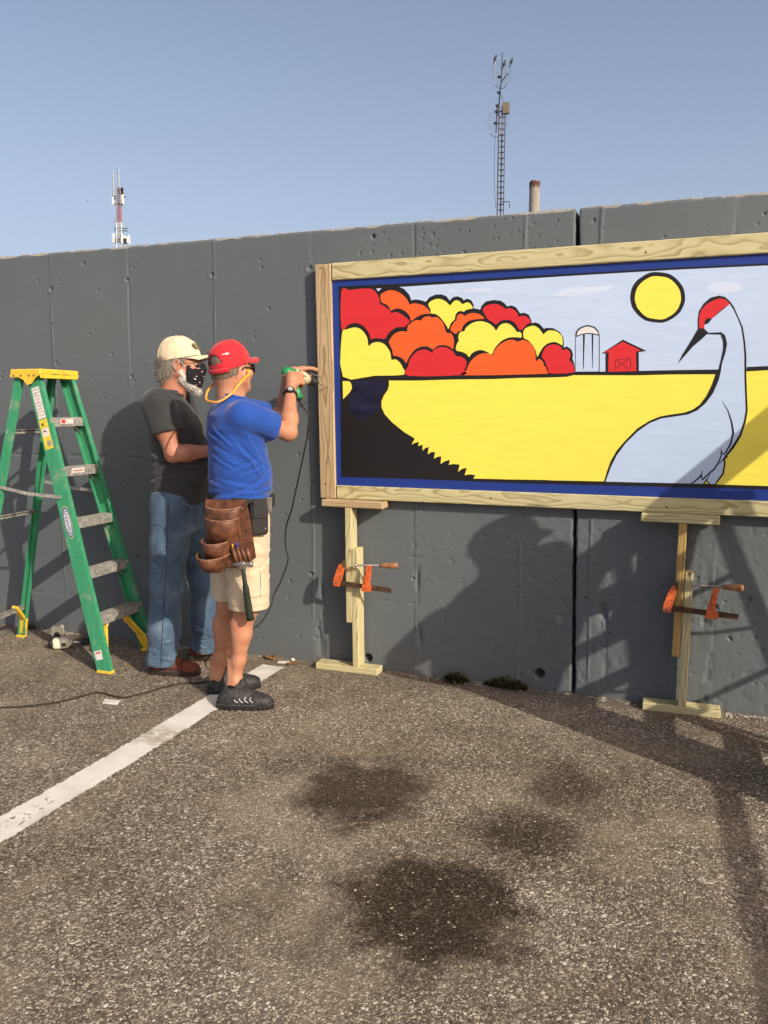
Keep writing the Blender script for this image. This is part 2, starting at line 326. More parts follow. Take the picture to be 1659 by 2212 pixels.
('painted_crane','pale',6,0,'-441,1109 -418,1182 -392,1240 -352,1299 -299,1356 -246,1396 -193,1419 -153,1425 -74,1438 -36,1456 1,1491 31,1538 51,1593 59,1633 63,1674 75,1721 80,1761 70,1798 53,1814 25,1813 -2,1813 -15,1825 -22,1834 -20,1850 -6,1854 11,1877 82,1939 99,1913 118,1873 135,1832 147,1772 155,1705 160,1605 166,1538 173,1456 167,1405 152,1347 123,1292 89,1238 92,1202 86,1163 65,1130 58,1114'),
('painted_crane','red',6,0,'-42,1834 -46,1865 -45,1892 -37,1918 -16,1943 12,1958 40,1967 65,1959 83,1939 64,1928 34,1903 10,1877 -2,1879 -16,1874 -22,1863 -20,1848 -23,1834'),
('painted_crane','black',7,0,'70,1500 96,1455 113,1401 121,1354 113,1304 94,1264 87,1253 90,1250 100,1260 121,1301 130,1354 120,1403 100,1457 71,1501'),
('painted_crane','black',7,0,'92,1253 84,1262 75,1283 74,1283 79,1259 90,1250'),
('painted_crane','black',7,0,'76,1277 76,1250 68,1222 50,1188 24,1161 0,1134 4,1130 29,1156 56,1183 74,1219 82,1249 77,1278'),
('painted_crane','black',7,0,'4,1133 0,1147 1,1177 -1,1177 -6,1147 0,1131'),
('painted_crane','black',7,0,'-1,1165 -12,1149 -31,1128 -51,1112 -49,1109 -27,1122 -6,1144 0,1164'),
('painted_crane','black',7,0,'103,1251 83,1228 69,1205 70,1204 87,1224 109,1243'),
('painted_crane','black',7,0,'35,1162 19,1135 7,1116 11,1112 23,1132 36,1161'),
('painted_crane','black',7,0,'16,1134 24,1121 35,1109 39,1113 28,1125 19,1137'),
('painted_crane','yellow',7,0,'13,1114 21,1128 31,1113'),
]
MBASE='-1871,2117 -1496,2112 -877,2115 -588,2114 -182,2115 233,2110 492,2112 554,1092 286,1096 -855,1087 -1408,1091 -1863,1089 -1865,1630'
# ------------------------------------------------------------------ materials of the place
def wall_mat():
    M = MT('painted_concrete', .62, .35); p = M.geo()
    big = M.noise(p, 1.1, 5, .6); mid = M.noise(M.scale(p, (9, 9, 2.5)), 1.0, 5, .6); fine = M.noise(p, 90, 4, .6)
    c = M.ramp(big, [(.3, (.101, .118, .128)), (.7, (.120, .138, .147))])
    c = M.mix(M.mr(mid, .45, .75, 0, .35), c, (.108, .128, .141))
    c = M.mix(M.mr(fine, .62, .72, 0, .25), c, (.075, .09, .098))
    # splashed dirt near the ground
    z = M.n('SeparateXYZ', i_Vector=p).outputs[2]
    dirt = M.math('MULTIPLY', M.mr(z, .0, .22, 1, 0), M.mr(M.noise(p, 7, 5, .65), .42, .62))
    c = M.mix(M.math('MULTIPLY', dirt, .5), c, (.15, .13, .105))
    M.color(c)
    v = M.n('TexVoronoi', i_Vector=p, i_Scale=55).outputs['Distance']
    h = M.math('ADD', M.math('MULTIPLY', M.noise(p, 160, 4, .6), .35), M.math('MULTIPLY', M.noise(p, 22, 4, .6), .35))
    h = M.math('ADD', h, M.math('MULTIPLY', M.noise(M.scale(p, (160, 160, 12)), 1, 3), .25))
    pits = M.math('MULTIPLY', M.mr(v, .0, .16, -1.2, 0), M.mr(M.noise(p, 6, 3), .54, .66))
    M.bump(M.math('ADD', h, pits), .30, .004)
    return M.m
def raw_concrete():
    M = MT('bare_concrete', .9, .2); p = M.geo()
    v = M.n('TexVoronoi', i_Vector=p, i_Scale=60); 
    c = M.mix(M.mr(v.outputs['Distance'], .1, .5), M.ramp(M.n('SeparateColor', i_Color=v.outputs['Color']).outputs[0], [(0, (.42, .39, .33)), (.5, (.33, .32, .29)), (1, (.24, .22, .19))]), (.26, .25, .23))
    M.color(M.mix(M.mr(M.noise(p, 9, 4), .4, .65), c, (.30, .28, .24))); M.bump(M.noise(p, 70, 5, .65), .8, .006)
    return M.m
STAINS = []
def ground_nodes(M):
    p = M.geo(); px = M.n('SeparateXYZ', i_Vector=p)
    X, Y = px.outputs[0], px.outputs[1]
    flat = M.n('CombineXYZ', i_X=X, i_Y=Y, i_Z=0.0).outputs[0]
    wob = M.n('TexNoise', i_Vector=flat, i_Scale=60, i_Detail=2).outputs['Color']
    warp = M.mix(.006, flat, wob, 'ADD')
    big = M.noise(flat, 1.3, 5, .62); mid = M.noise(flat, 5.5, 5, .62)
    v1 = M.n('TexVoronoi', i_Vector=warp, i_Scale=92); v2 = M.n('TexVoronoi', i_Vector=warp, i_Scale=190); v3 = M.n('TexVoronoi', i_Vector=warp, i_Scale=50)
    e1 = M.n('TexVoronoi', feature='DISTANCE_TO_EDGE', i_Vector=warp, i_Scale=92).outputs['Distance']; e2 = M.n('TexVoronoi', feature='DISTANCE_TO_EDGE', i_Vector=warp, i_Scale=190).outputs['Distance']
    r1 = M.n('SeparateColor', i_Color=v1.outputs['Color']); r2 = M.n('SeparateColor', i_Color=v2.outputs['Color']); r3 = M.n('SeparateColor', i_Color=v3.outputs['Color'])
    matrix = M.ramp(M.noise(flat, 55, 4, .7), [(.3, (.058, .046, .034)), (.7, (.175, .143, .106))])
    stone = M.ramp(r1.outputs[0], [(0, (.082, .066, .05)), (.22, (.195, .16, .119)), (.5, (.315, .265, .198)), (.75, (.44, .38, .29)), (.90, (.60, .535, .43)), (1, (.82, .76, .65))])
    s2 = M.ramp(r2.outputs[0], [(0, (.078, .062, .046)), (.33, (.19, .154, .113)), (.65, (.345, .29, .215)), (.86, (.54, .475, .37)), (1, (.80, .735, .62))])
    m2 = M.math('MULTIPLY', M.mr(e2, .05, .13), M.mr(r2.outputs[1], .22, .26))
    m1 = M.math('MULTIPLY', M.mr(e1, .06, .14), M.mr(r1.outputs[1], .50, .53))
    m3 = M.math('MULTIPLY', M.mr(v3.outputs['Distance'], .20, .30, 1, 0), M.mr(r3.outputs[1], .88, .89))
    c = M.mix(m2, matrix, s2); c = M.mix(m1, c, stone)
    c = M.mix(m3, c, M.ramp(r3.outputs[0], [(0, (.12, .085, .065)), (.45, (.33, .29, .23)), (.8, (.46, .43, .37)), (1, (.62, .58, .50))]))
    # sandy, dusty areas and darker bands left by tyres
    dust = M.mr(big, .48, .66, 0, .5); c = M.mix(dust, c, (.40, .33, .235)); c = M.mix(M.mr(M.noise(M.scale(flat, (1, 1, 1), (4, 7, 0)), 1.7, 5, .65), .42, .62, .75, 0), c, M.mix(1.0, c, (.70, .67, .63), 'MULTIPLY'))
    c = M.mix(M.mr(mid, .5, .72, 0, .45), c, M.mix(1.0, c, (.62, .60, .60), 'MULTIPLY'))
    # dirt gathered along the foot of the wall
    dm = M.math('MULTIPLY', M.mr(Y, 3.98, 4.17, 0, 1, True), M.mr(M.noise(flat, 9, 5, .65), .36, .56)); c = M.mix(M.math('MULTIPLY', dm, .75), c, M.mix(M.noise(flat, 120, 3, .7), (.05, .042, .033), (.24, .20, .15)))
    # oil stains, each with its own shape
    tot = None; nz = M.math('SUBTRACT', M.noise(flat, 7, 5, .65), .5); nz2 = M.noise(flat, 90, 3, .6)
    for (cx, cy, rx, ry, st) in STAINS:
        dx = M.math('DIVIDE', M.math('SUBTRACT', X, cx), rx); dy = M.math('DIVIDE', M.math('SUBTRACT', Y, cy), ry)
        d = M.math('SQRT', M.math('ADD', M.math('MULTIPLY', dx, dx), M.math('MULTIPLY', dy, dy)))
        d = M.math('ADD', d, M.math('MULTIPLY', nz, 1.35)); f = M.mr(d, .50 if st > .9 else .15, 1.10 if st > .9 else 1.35, st, 0, True)
        tot = f if tot is None else M.math('MAXIMUM', tot, f)
    if tot is not None:
        wh = M.math('MULTIPLY', M.mr(r1.outputs[2], .86, .9), m1)
        tot = M.math('MULTIPLY', tot, M.mr(nz2, .3, .7, 1.15, .8), clamp=True)
        tot = M.math('MULTIPLY', tot, M.math('SUBTRACT', 1.0, M.math('MULTIPLY', wh, .9)))
        c = M.mix(tot, c, M.mix(1.0, c, (.15, .125, .105), 'MULTIPLY'))
    h = M.math('ADD', M.math('MULTIPLY', m1, M.mr(e1, .06, .3, .6, 1)), M.math('MULTIPLY', m2, .4))
    h = M.math('ADD', h, M.math('MULTIPLY', m3, .8)); h = M.math('ADD', h, M.math('MULTIPLY', M.noise(flat, 120, 3, .6), .4))
    return c, h, flat, mid
def ground_mat():
    M = MT('worn_asphalt', .85, .25); c, h, _, _ = ground_nodes(M); M.color(c); M.bump(h, .7, .004); return M.m
def stripe_mat():
    M = MT('worn_white_paint', .8, .25); c, h, flat, mid = ground_nodes(M)
    wear = M.math('ADD', M.noise(flat, 26, 5, .7), M.math('MULTIPLY', M.noise(flat, 160, 3, .6), .35))
    uv = M.n('SeparateXYZ', i_Vector=M.attr('gc')); e = M.math('ABSOLUTE', uv.outputs[1])
    edge = M.mr(e, .80, 1.0, 0, .34)
    k = M.mr(M.math('ADD', wear, edge), .86, .96)
    paint = M.ramp(M.noise(flat, 9, 5, .6), [(.3, (.66, .63, .57)), (.7, (.80, .77, .71))])
    paint = M.mix(M.mr(M.noise(flat, 3.1, 4, .6), .55, .72, 0, .55), paint, (.36, .31, .24))
    dp = M.math('MULTIPLY', M.mr(M.math('ABSOLUTE', M.math('SUBTRACT', uv.outputs[0], 2.96)), .03, .16, 1, 0, True), M.mr(M.noise(flat, 17, 5, .7), .38, .55))
    paint = M.mix(M.math('MULTIPLY', dp, .75), paint, (.33, .275, .20))
    ft = M.math('MULTIPLY', M.mr(M.math('ABSOLUTE', M.math('SUBTRACT', uv.outputs[0], 2.20)), .10, .13, 1, 0), M.mr(M.noise(flat, 52, 2, .5), .60, .63)); ft = M.math('MULTIPLY', ft, M.mr(e, .5, .6, 1, 0))
    M.color(M.mix(M.math('MAXIMUM', k, M.math('MULTIPLY', ft, .8)), paint, M.mix(ft, c, (.09, .08, .06)))); M.bump(h, .5, .003); return M.m
def wood_mat(name, light, mid, dark, green=0., fz=1.0):
    M = MT(name, .72, .25); g = M.attr('gc')
    s = M.n('SeparateXYZ', i_Vector=g)
    wv = M.noise(M.scale(g, (1.3, 6, 6)), 1.0, 3, .5); wv2 = M.noise(M.scale(g, (3.2, 26, 26)), 1.0, 2, .5)
    y = M.math('ADD', s.outputs[1], M.math('MULTIPLY', M.math('SUBTRACT', wv, .5), .085 * fz))
    z = M.math('ADD', s.outputs[2], M.math('MULTIPLY', M.math('SUBTRACT', M.noise(M.scale(g, (1.7, 4, 4), (3, 1, 2)), 1.0, 3), .5), .11 * fz))
    r = M.math('SQRT', M.math('ADD', M.math('MULTIPLY', y, y), M.math('MULTIPLY', z, z)))
    r = M.math('ADD', r, M.math('MULTIPLY', wv2, .004))
    ring = M.math('FRACT', M.math('MULTIPLY', r, 105.0))
    ringc = M.ramp(ring, [(0, light), (.52, mid), (.86, dark), (.95, mid), (1, light)])
    fib = M.noise(M.scale(g, (7, 420, 420)), 1.0, 4, .6)
    c = M.mix(M.mr(fib, .3, .7, 0, .35), ringc, mid)
    c = M.mix(M.mr(M.noise(M.scale(g, (2.2, 9, 9), (5, 5, 5)), 1.0, 4), .5, .75, 0, .5), c, light)
    # knots
    v = M.n('TexVoronoi', i_Vector=M.scale(g, (3.4, 9, 9)), i_Scale=1.0); rr = M.n('SeparateColor', i_Color=v.outputs['Color']).outputs[0]
    kn = M.math('MULTIPLY', M.mr(v.outputs['Distance'], .05, .16, 1, 0, True), M.mr(rr, .56, .6))
    c = M.mix(kn, c, (.06, .032, .018))
    M.color(c)
    M.bump(M.math('ADD', M.math('MULTIPLY', ring, -.4), fib), .25, .0015)
    return M.m
MAT = {}
MAT['wall'] = wall_mat(); MAT['raw'] = raw_concrete()
MAT['wood_g'] = wood_mat('treated_pine', (.57, .52, .30), (.49, .44, .24), (.27, .22, .10))
MAT['wood_b'] = wood_mat('weathered_pine', (.50, .38, .225), (.41, .305, .175), (.215, .145, .075), fz=.6)
MAT['wood_y'] = wood_mat('stained_pine', (.47, .33, .14), (.40, .27, .10), (.26, .16, .055), fz=.5)
for (x, y, rx, ry, st) in [(785, 1705, 150, 72, .91), (925, 1960, 245, 125, .94), (1225, 1700, 105, 60, .8), (1130, 1800, 130, 66, .85), (640, 1650, 90, 30, .35), (720, 1985, 60, 60, .45), (1010, 1990, 90, 60, .7), (690, 2070, 150, 40, .35), (560, 1950, 60, 100, .22)]:
    c = gr(x, y); a = gr(x + rx, y); b = gr(x, y - ry)
    STAINS.append((c[0], c[1], float(np.linalg.norm(a - c)) * 1.05, float(np.linalg.norm(b - c)) * 1.05, st))
MAT['ground'] = ground_mat(); MAT['stripe'] = stripe_mat()
MAT['dark'] = plain('dark_gap', (.012, .012, .012), .9)
# ------------------------------------------------------------------ ground and parking line
n = 24; L = 1500.0
gs = sorted(set([-L, -300, -60, -20] + list(np.linspace(-9, 9, 19)) + [20, 60, 300, L]))
V = [(x, y, 0) for x in gs for y in gs]; m = len(gs)
Fc = [(i * m + j, (i + 1) * m + j, (i + 1) * m + j + 1, i * m + j + 1) for i in range(m - 1) for j in range(m - 1)]
tag(mesh('ground', V, Fc, MAT['ground']), kind='structure')
y0, y1 = -1.2, 4.05; k = 420; V = []; gc = []
for i in range(k + 1):
    y = y0 + (y1 - y0) * i / k; cx = -2.237 + .004 * math.sin(y * 3)
    wl, wr = [.049 + .007 * (float(fbm(np.float64(y * 9 + q), np.float64(q), np.float64(1.5), 4)) - .45) * 2 for q in (3.3, 9.7)]; wl += .027 + .012 * max(0, float(fbm(np.float64(y * 31), np.float64(2.), np.float64(4.), 3)) - .5); wr += .027 + .012 * max(0, float(fbm(np.float64(y * 33), np.float64(7.), np.float64(4.), 3)) - .5)
    V += [(cx - wl, y, .004), (cx, y, .004), (cx + wr, y, .004)]; gc += [(y, -1, 0), (y, 0, 0), (y, 1, 0)]
Fc = []
for i in range(k):
    for j in range(2): Fc.append((i * 3 + j, i * 3 + j + 1, (i + 1) * 3 + j + 1, (i + 1) * 3 + j))
tag(mesh('parking_line', V, Fc, MAT['stripe'], gc=gc), kind='structure')
# ------------------------------------------------------------------ the concrete wall
def joint_x(z): return -.574 - .0197 * z          # the open joint is not quite plumb
pits = [(rng.uniform(-4.6, .4), rng.uniform(.05, 2.4), rng.uniform(.004, .009) * (1.5 if rng.random() < .12 else 1), rng.uniform(.004, .008)) for _ in range(250)]
pits += [(rng.uniform(-1.8, -.7), rng.uniform(2.2, 2.42), rng.uniform(.003, .007), .006) for _ in range(60)]
pits += [(at(1213, 768, WALLY)[0], at(1213, 768, WALLY)[2], .01, .012), (at(806, 510, WALLY)[0], at(806, 510, WALLY)[2], .011, .02)]
seams = [-4.47, -3.868, -3.273, -2.677, -2.06, -1.452, -.868, -.505, .088]
ties = []
for s_ in seams[:7] + [.088]:
    for z_ in (2.215, 1.675, 1.07, .52): ties.append((s_ + rng.uniform(-.012, .012), z_ + rng.uniform(-.02, .02), rng.uniform(.014, .024)))
holes = []
for (x, y, r) in [(1165, 1456, .027), (795, 1421, .024)]:
    p = at(x, y, WALLY); holes.append((p[0], p[2], r))
def wall_relief(X, Z, rough):
    P3 = (X, Z)
    n1 = fbm(X * 5, Z * 5, X * 0 + 2.2, 4) - .47; n2 = fbm(X * 40, Z * 40, X * 0 + 8.1, 3) - .43
    h = .0022 * n1 + .0006 * n2
    brk = fbm(X * 14, Z * 6, X * 0 + 4, 3)
    for i, s in enumerate(seams):
        sx = s + .004 * np.sin(Z * 5 + i) + .003 * (fbm(Z * 11, Z * 0 + i, Z * 0, 3) - .5)
        d = np.abs(X - sx)
        up = 1.0 if i % 3 != 2 else -.9
        h += up * .0042 * np.exp(-(d / .0055) ** 2) * np.clip((brk - .30) * 5, 0.12, 1.2)
        h += .002 * (1 / (1 + np.exp(-(X - sx) / .004)) - .5) * (1 if i % 2 else -1)
    for (a, b, r, dp) in pits:
        m_ = (np.abs(X - a) < r * 2.4) & (np.abs(Z - b) < r * 2.4)
        d2 = ((X[m_] - a) ** 2 + ((Z[m_] - b) * rng.uniform(.8, 1.2)) ** 2) / r ** 2
        h[m_] -= dp * np.clip(1.6 - d2 * 1.3, 0, 1)
    for (a, b, r) in ties:
        m_ = (np.abs(X - a) < r * 3) & (np.abs(Z - b) < r * 3)
        xx, zz = X[m_] - a, Z[m_] - b; d = np.hypot(xx, zz) / r * (1 + .5 * (fbm(xx * 90 + a * 9, zz * 90 + b * 9, xx * 0, 2) - .4))
        h[m_] += .0028 * np.exp(-((d - 1.15) / .30) ** 2) * (vnoise(xx * 60 + a * 7, zz * 60, xx * 0) > .35) - .014 * np.clip(1.25 - d * 1.9, 0, 1) + .008 * (fbm(xx * 170, zz * 170, xx * 0 + a, 2) - .4) * (d < 1.5)
    for (z0, x0, x1, amp) in [(1.165, -4.6, -2.0, .007), (.66, -1.5, -.62, .004), (.40, -2.0, -1.44, .004), (1.06, -1.45, -.75, .0025), (.25, -4.6, -2.2, .003)]:
        zz = z0 + .008 * (fbm(X * 9, X * 0 + z0, X * 0, 4) - .45); d = np.abs(Z - zz)
        on = (X > x0) & (X < x1); g_ = np.clip((fbm(X * 16, X * 0 + 3, X * 0 + z0, 3) - .42) * 7, 0, 1)
        h -= on * amp * g_ * np.exp(-(d / .006) ** 2) * (1 + .8 * (fbm(X * 70, Z * 70, X * 0, 2) - .4))
    # rougher, patched concrete right of the sign's posts and beside the open joint
    r_ = np.clip((X + 1.75) * 1.2, 0, 1) * np.clip((1.3 - Z) * 2, 0, 1) * rough
    h += r_ * (.0035 * (fbm(X * 17, Z * 17, X * 0 + 1, 4) - .45) - .0025 * np.clip(fbm(X * 34, Z * 34, X * 0 + 6, 3) - .52, 0, 1) * 6)
    for (sx, w_) in [(-.43, .02), (.05, .025), (-2.02, .022), (-1.42, .012)]:
        d = np.abs(X - sx - .01 * np.sin(Z * 9)); lo = np.clip((.75 - Z) * 3, 0, 1)
        h -= lo * .013 * np.exp(-(d / w_) ** 2) * np.clip(fbm(X * 26, Z * 9, X * 0 + 5, 3) - .36, 0, 1) * 4
    return h
def wall_panel(name, edge0, edge1, x_lo, x_hi, step, top):
    nz = 440; zs = np.linspace(-.05, top, nz)
    k_ = np.linspace(0, 1, 26)[1:] ** .8
    if edge0 is None:      # far left panel, ends at the joint
        ts = np.concatenate([np.linspace(x_lo, -4.7, 40, endpoint=False), np.arange(-4.7, -.75, step)])
        X = np.tile(ts[None, :], (nz, 1)); e_ = (joint_x(zs) - .0105)[:, None]; X = np.concatenate([X, X[:, -1:] + (e_ - X[:, -1:]) * k_[None, :]], 1)
    else:
        ts = np.concatenate([np.arange(-.46, .45, step), np.linspace(.45, x_hi, 30)])
        X = np.tile(ts[None, :], (nz, 1)); e_ = (joint_x(zs) + .0105)[:, None]; X = np.concatenate([e_ + (X[:, :1] - e_) * (1 - k_[::-1])[None, :], X], 1)
    Z = np.tile(zs[:, None], (1, X.shape[1]))
    Hh = wall_relief(X, Z, 1.0)
    ej = np.abs(X - joint_x(Z)); Hh -= .005 * np.exp(-((ej - .0105) / .005) ** 2) * (.3 + fbm(Z * 13, X * 0, X * 0, 3))
    Xs = X + (0.008 * (fbm(Z * 30, Z * 0, Z * 0 + x_lo, 4) - .45)) * np.exp(-((ej - .011) / .01) ** 2)
    Yf = WALLY - Hh
    for (a, b, r) in holes:
        d = np.hypot(X - a, Z - b) / r; Yf = np.where(d < 1.0, Yf + .11 * np.clip((1.0 - d) * 6, 0, 1), Yf)
    # rounded, chipped top edge
    e = np.clip((Z - (top - .012)) / .012, 0, 1); Yf = Yf + .012 * e ** 2 + .006 * e * fbm(X * 40, Z * 0, Z * 0 + 3, 3)
    Zt = Z - e * .012 * np.clip(fbm(X * 13, Z * 0, Z * 0 + 9, 4) - .42, 0, 1) * 4
    r_, c_ = X.shape
    V = np.stack([Xs, Yf, Zt], 2).reshape(-1, 3)
    ii = np.arange(r_ * c_).reshape(r_, c_)
    Fq = np.stack([ii[:-1, :-1], ii[:-1, 1:], ii[1:, 1:], ii[1:, :-1]], 2).reshape(-1, 4)
    # back, top and ends
    V2 = [V]; Fs = [Fq]; nv = len(V)
    topi = ii[-1]; bk = V[topi].copy(); bk[:, 1] = WALLY + .26; V2.append(bk); bi = np.arange(nv, nv + c_); nv += c_
    Fs.append(np.stack([topi[:-1], topi[1:], bi[1:], bi[:-1]], 1))
    bb = bk.copy(); bb[:, 2] = -.05; V2.append(bb); b2 = np.arange(nv, nv + c_); nv += c_
    Fs.append(np.stack([bi[:-1], bi[1:], b2[1:], b2[:-1]], 1))
    for col, rev in ((0, True), (c_ - 1, False)):
        fr = ii[:, col]; e_ = V[fr].copy(); e_[:, 1] = WALLY + .26; V2.append(e_); ei = np.arange(nv, nv + r_); nv += r_
        q = np.stack([fr[:-1], ei[:-1], ei[1:], fr[1:]], 1); Fs.append(q[:, ::-1] if rev else q)
    return mesh(name, np.concatenate(V2), np.concatenate(Fs), MAT['wall'], wall, smooth=True)
wall = empty('concrete_wall', (-.6, WALLY, 0), 'long grey painted concrete wall with form seams behind the sign', 'wall')
WT = 2.428
wall_panel('wall_panel', None, 1, -14, None, .0056, WT); wall_panel('wall_panel', 1, None, 2.0, 6, .0056, WT + .001)
# bare strip left along the top edge, and the dark filler deep in the joint
def top_strip(x0, x1, zt):
    k = max(8, int((x1 - x0) / .012)); V = []; xs = np.linspace(x0, x1, k)
    a = fbm(xs * 11, xs * 0, xs * 0 + 2, 4) - .45; b = fbm(xs * 23, xs * 0 + 5, xs * 0, 4) - .45; c = fbm(xs * 60, xs * 0 + 5, xs * 0, 3) - .45
    fr = np.stack([xs, WALLY + .010 + .012 * b, zt - .012 + .016 * a], 1)
    up = np.stack([xs, WALLY + .028 + .016 * c, zt + .006 + .014 * b + .01 * c], 1)
    md = np.stack([xs, xs * 0 + WALLY + .14, zt + .010 + .012 * c], 1); bk = np.stack([xs, xs * 0 + WALLY + .262, xs * 0 + zt - .01], 1)
    V = np.concatenate([fr, up, md, bk]); Fc = []
    for s in range(3):
        for i in range(k - 1): Fc.append((s * k + i, s * k + i + 1, (s + 1) * k + i + 1, (s + 1) * k + i))
    return V, Fc
mesh('bare_top_edge', *top_strip(-8, joint_x(WT) - .016, WT), MAT['raw'], wall, smooth=False)
mesh('bare_top_edge', *top_strip(joint_x(WT) + .016, 3, WT + .001), MAT['raw'], wall, smooth=False)
mesh('joint_filler', *bxv((-.60, WALLY + .12, 1.19), np.eye(3), (.05, .012, 1.22)), MAT['dark'], wall)
# gravel washed up along the foot of the wall (nobody could count it)
def pebbles(name, pts, mat, label=None, cat=None):
    V = []; Fc = []
    for (x, y, r) in pts:
        n0 = len(V); a0 = rng.random() * 6; sx, sy, sz = r * rng.uniform(.7, 1.3), r * rng.uniform(.7, 1.3), r * rng.uniform(.45, .8)
        for (px, py, pz) in [(0, 0, 1), (1, 0, .15), (.31, .95, .1), (-.81, .59, .2), (-.81, -.59, .1), (.31, -.95, .2), (0, 0, -.5)]:
            ca, sa = math.cos(a0), math.sin(a0); u, v = px * sx, py * sy; V.append((x + u * ca - v * sa, y + u * sa + v * ca, max(.0015, sz * (.5 + pz * .5))))
        for i in range(5): a, b = n0 + 1 + i, n0 + 1 + (i + 1) % 5; Fc += [(n0, a, b), (n0 + 6, b, a)]
    return mesh(name, V, Fc, mat)
def pebble_mat():
    M = MT('loose_stones', .85, .25); p = M.geo(); v = M.n('TexVoronoi', i_Vector=p, i_Scale=40)
    M.color(M.ramp(M.n('SeparateColor', i_Color=v.outputs['Color']).outputs[0], [(0, (.12, .10, .08)), (.4, (.27, .24, .19)), (.8, (.42, .38, .32)), (1, (.6, .57, .5))])); M.bump(M.noise(p, 200, 3), .3, .002)
    return M.m
MAT['peb'] = pebble_mat()
pts = []
for _ in range(3600):
    x = rng.uniform(-4.6, .5); d = abs(rng.gauss(0, .035)); dens = .25 + .75 * (float(fbm(np.float64(x * 4), np.float64(0), np.float64(0), 3)) > .46) + (x > -.5) * .5
    if rng.random() < dens: pts.append((x, WALLY - .012 - d, rng.uniform(.003, .0075)))
for _ in range(170):
    x, y = rng.uniform(-2.6, .5), rng.uniform(1.9, 4.1); pts.append((x, y, rng.uniform(.0025, .0055)))
c = gr(330, 1625)
for _ in range(90): pts.append((c[0] + rng.gauss(.12, .12), c[1] + rng.gauss(0, .05), rng.uniform(.003, .006)))
tag(pebbles('gravel', pts, MAT['peb']), kind='stuff')
from mathutils.geometry import delaunay_2d_cdt
# ------------------------------------------------------------------ the painted sign
def paint(name, col, streak=.06, rough=.42, sc=3.0):
    M = MT(name, rough, .4); p = M.geo()
    f = M.noise(M.scale(p, (2.2, 1, 16)), sc, 4, .6); f2 = M.noise(p, 6, 4)
    lo = tuple(c * (1 - streak) for c in col); hi = tuple(min(.9, c * (1 + streak)) for c in col)
    M.color(M.mix(M.mr(f2, .35, .7, 0, .5), M.ramp(f, [(.35, lo), (.65, hi)]), lo)); M.bump(M.noise(M.scale(p, (30, 30, 260)), 1, 3), .12, .001)
    return M.m
PC = dict(blue=(.014, .040, .235), black=(.012, .010, .010), red=(.62, .025, .030), orange=(.85, .115, .020), yellow=(.86, .74, .095), sky=(.48, .60, .80),
          cloud=(.57, .66, .82), navy=(.011, .011, .035), pale=(.47, .59, .79), white=(.68, .68, .66))
PM = {k: paint('sign_paint_' + k, v, .04 if k not in ('navy',) else .5) for k, v in PC.items()}
sign = empty('painted_sign', (-.75, 4.19, .96), 'large wood framed painted sign of a crane, barn and autumn trees mounted on the wall', 'sign')
FT = .038; FY = 4.174
A_tl = at(676.5, 565.5, 4.163); A_bl = at(690, 1079, 4.163)
xl = -1.9905; BW = .089
ztop, zbot = 2.237, .969
board('frame_board', (xl + .0445 - .012, FY, ztop), (xl + .0445 + .008, FY, zbot), (1, 0, 0), .094, FT, MAT['wood_b'], sign)
board('frame_board', (xl + .086, FY, ztop - .0430), (.50, FY, ztop - .0385), (0, 0, 1), .090, FT, MAT['wood_g'], sign)
board('frame_board', (xl + .104, FY, zbot + .037), (.52, FY, zbot + .036), (0, 0, 1), .074, FT, MAT['wood_g'], sign)
board('frame_board', (.545, FY, ztop), (.565, FY, zbot), (1, 0, 0), BW, FT, MAT['wood_b'], sign)
mesh('painted_panel', *bxv((-.70, 4.1765, 1.60), np.eye(3), (1.235, .0065, .60), .001), PM['blue'], sign)
def poly_obj(name, shapes, parent):
    V = []; Fc = []; mats = []; fm = []
    off = np.array(parent.location)
    for (col, lay, sm, pts) in shapes:
        P = pts
        if sm: P = [tuple(q) for q in catmull([(a, b, 0) for a, b in pts], 3, True)[:, :2]]
        y = 4.170 - .0005 * lay; n = len(P)
        ar = sum(P[i][0] * P[(i + 1) % n][1] - P[(i + 1) % n][0] * P[i][1] for i in range(n))
        if ar < 0: P = P[::-1]
        r_ = delaunay_2d_cdt([Vector(q) for q in P], [(i, (i + 1) % n) for i in range(n)], [tuple(range(n))], 1, 1e-6)
        n0 = len(V); V += [(v[0], y, v[1]) for v in r_[0]]
        if PM[col] not in mats: mats.append(PM[col])
        for f in r_[2]: Fc.append(tuple(n0 + i for i in f)); fm.append(mats.index(PM[col]))
    o = mesh(name, V, Fc, None, parent)
    for m in mats: o.data.materials.append(m)
    for f, k in zip(o.data.polygons, fm): f.material_index = k
    return o
def dec(s): return [tuple(int(q) / 1000 for q in p.split(',')) for p in s.split()]
poly_obj('painted_border', [('black', 1, 0, dec(MBASE))], sign)
singles = ('painted_tree', 'painted_cloud')
grp = {}
for (n_, col, lay, sm, pts) in MURAL:
    if n_ in singles: poly_obj(n_, [(col, lay, sm, dec(pts))], sign)
    else: grp.setdefault(n_, []).append((col, lay, sm, dec(pts)))
for n_, sh in grp.items():
    o = poly_obj(n_, sh, sign)
for (x, y) in [(692, 579), (703, 1046), (1395, 545), (1440, 1095), (1060, 1076), (705, 1000)]:      # screw heads
    p = at(x, y, FY - FT / 2 - .001); mesh('screw_head', *cylv(p, p + np.array([0, .003, 0]), .0045, n=10), plain('screw_metal', (.05, .045, .04), .5, .5, .6), sign)
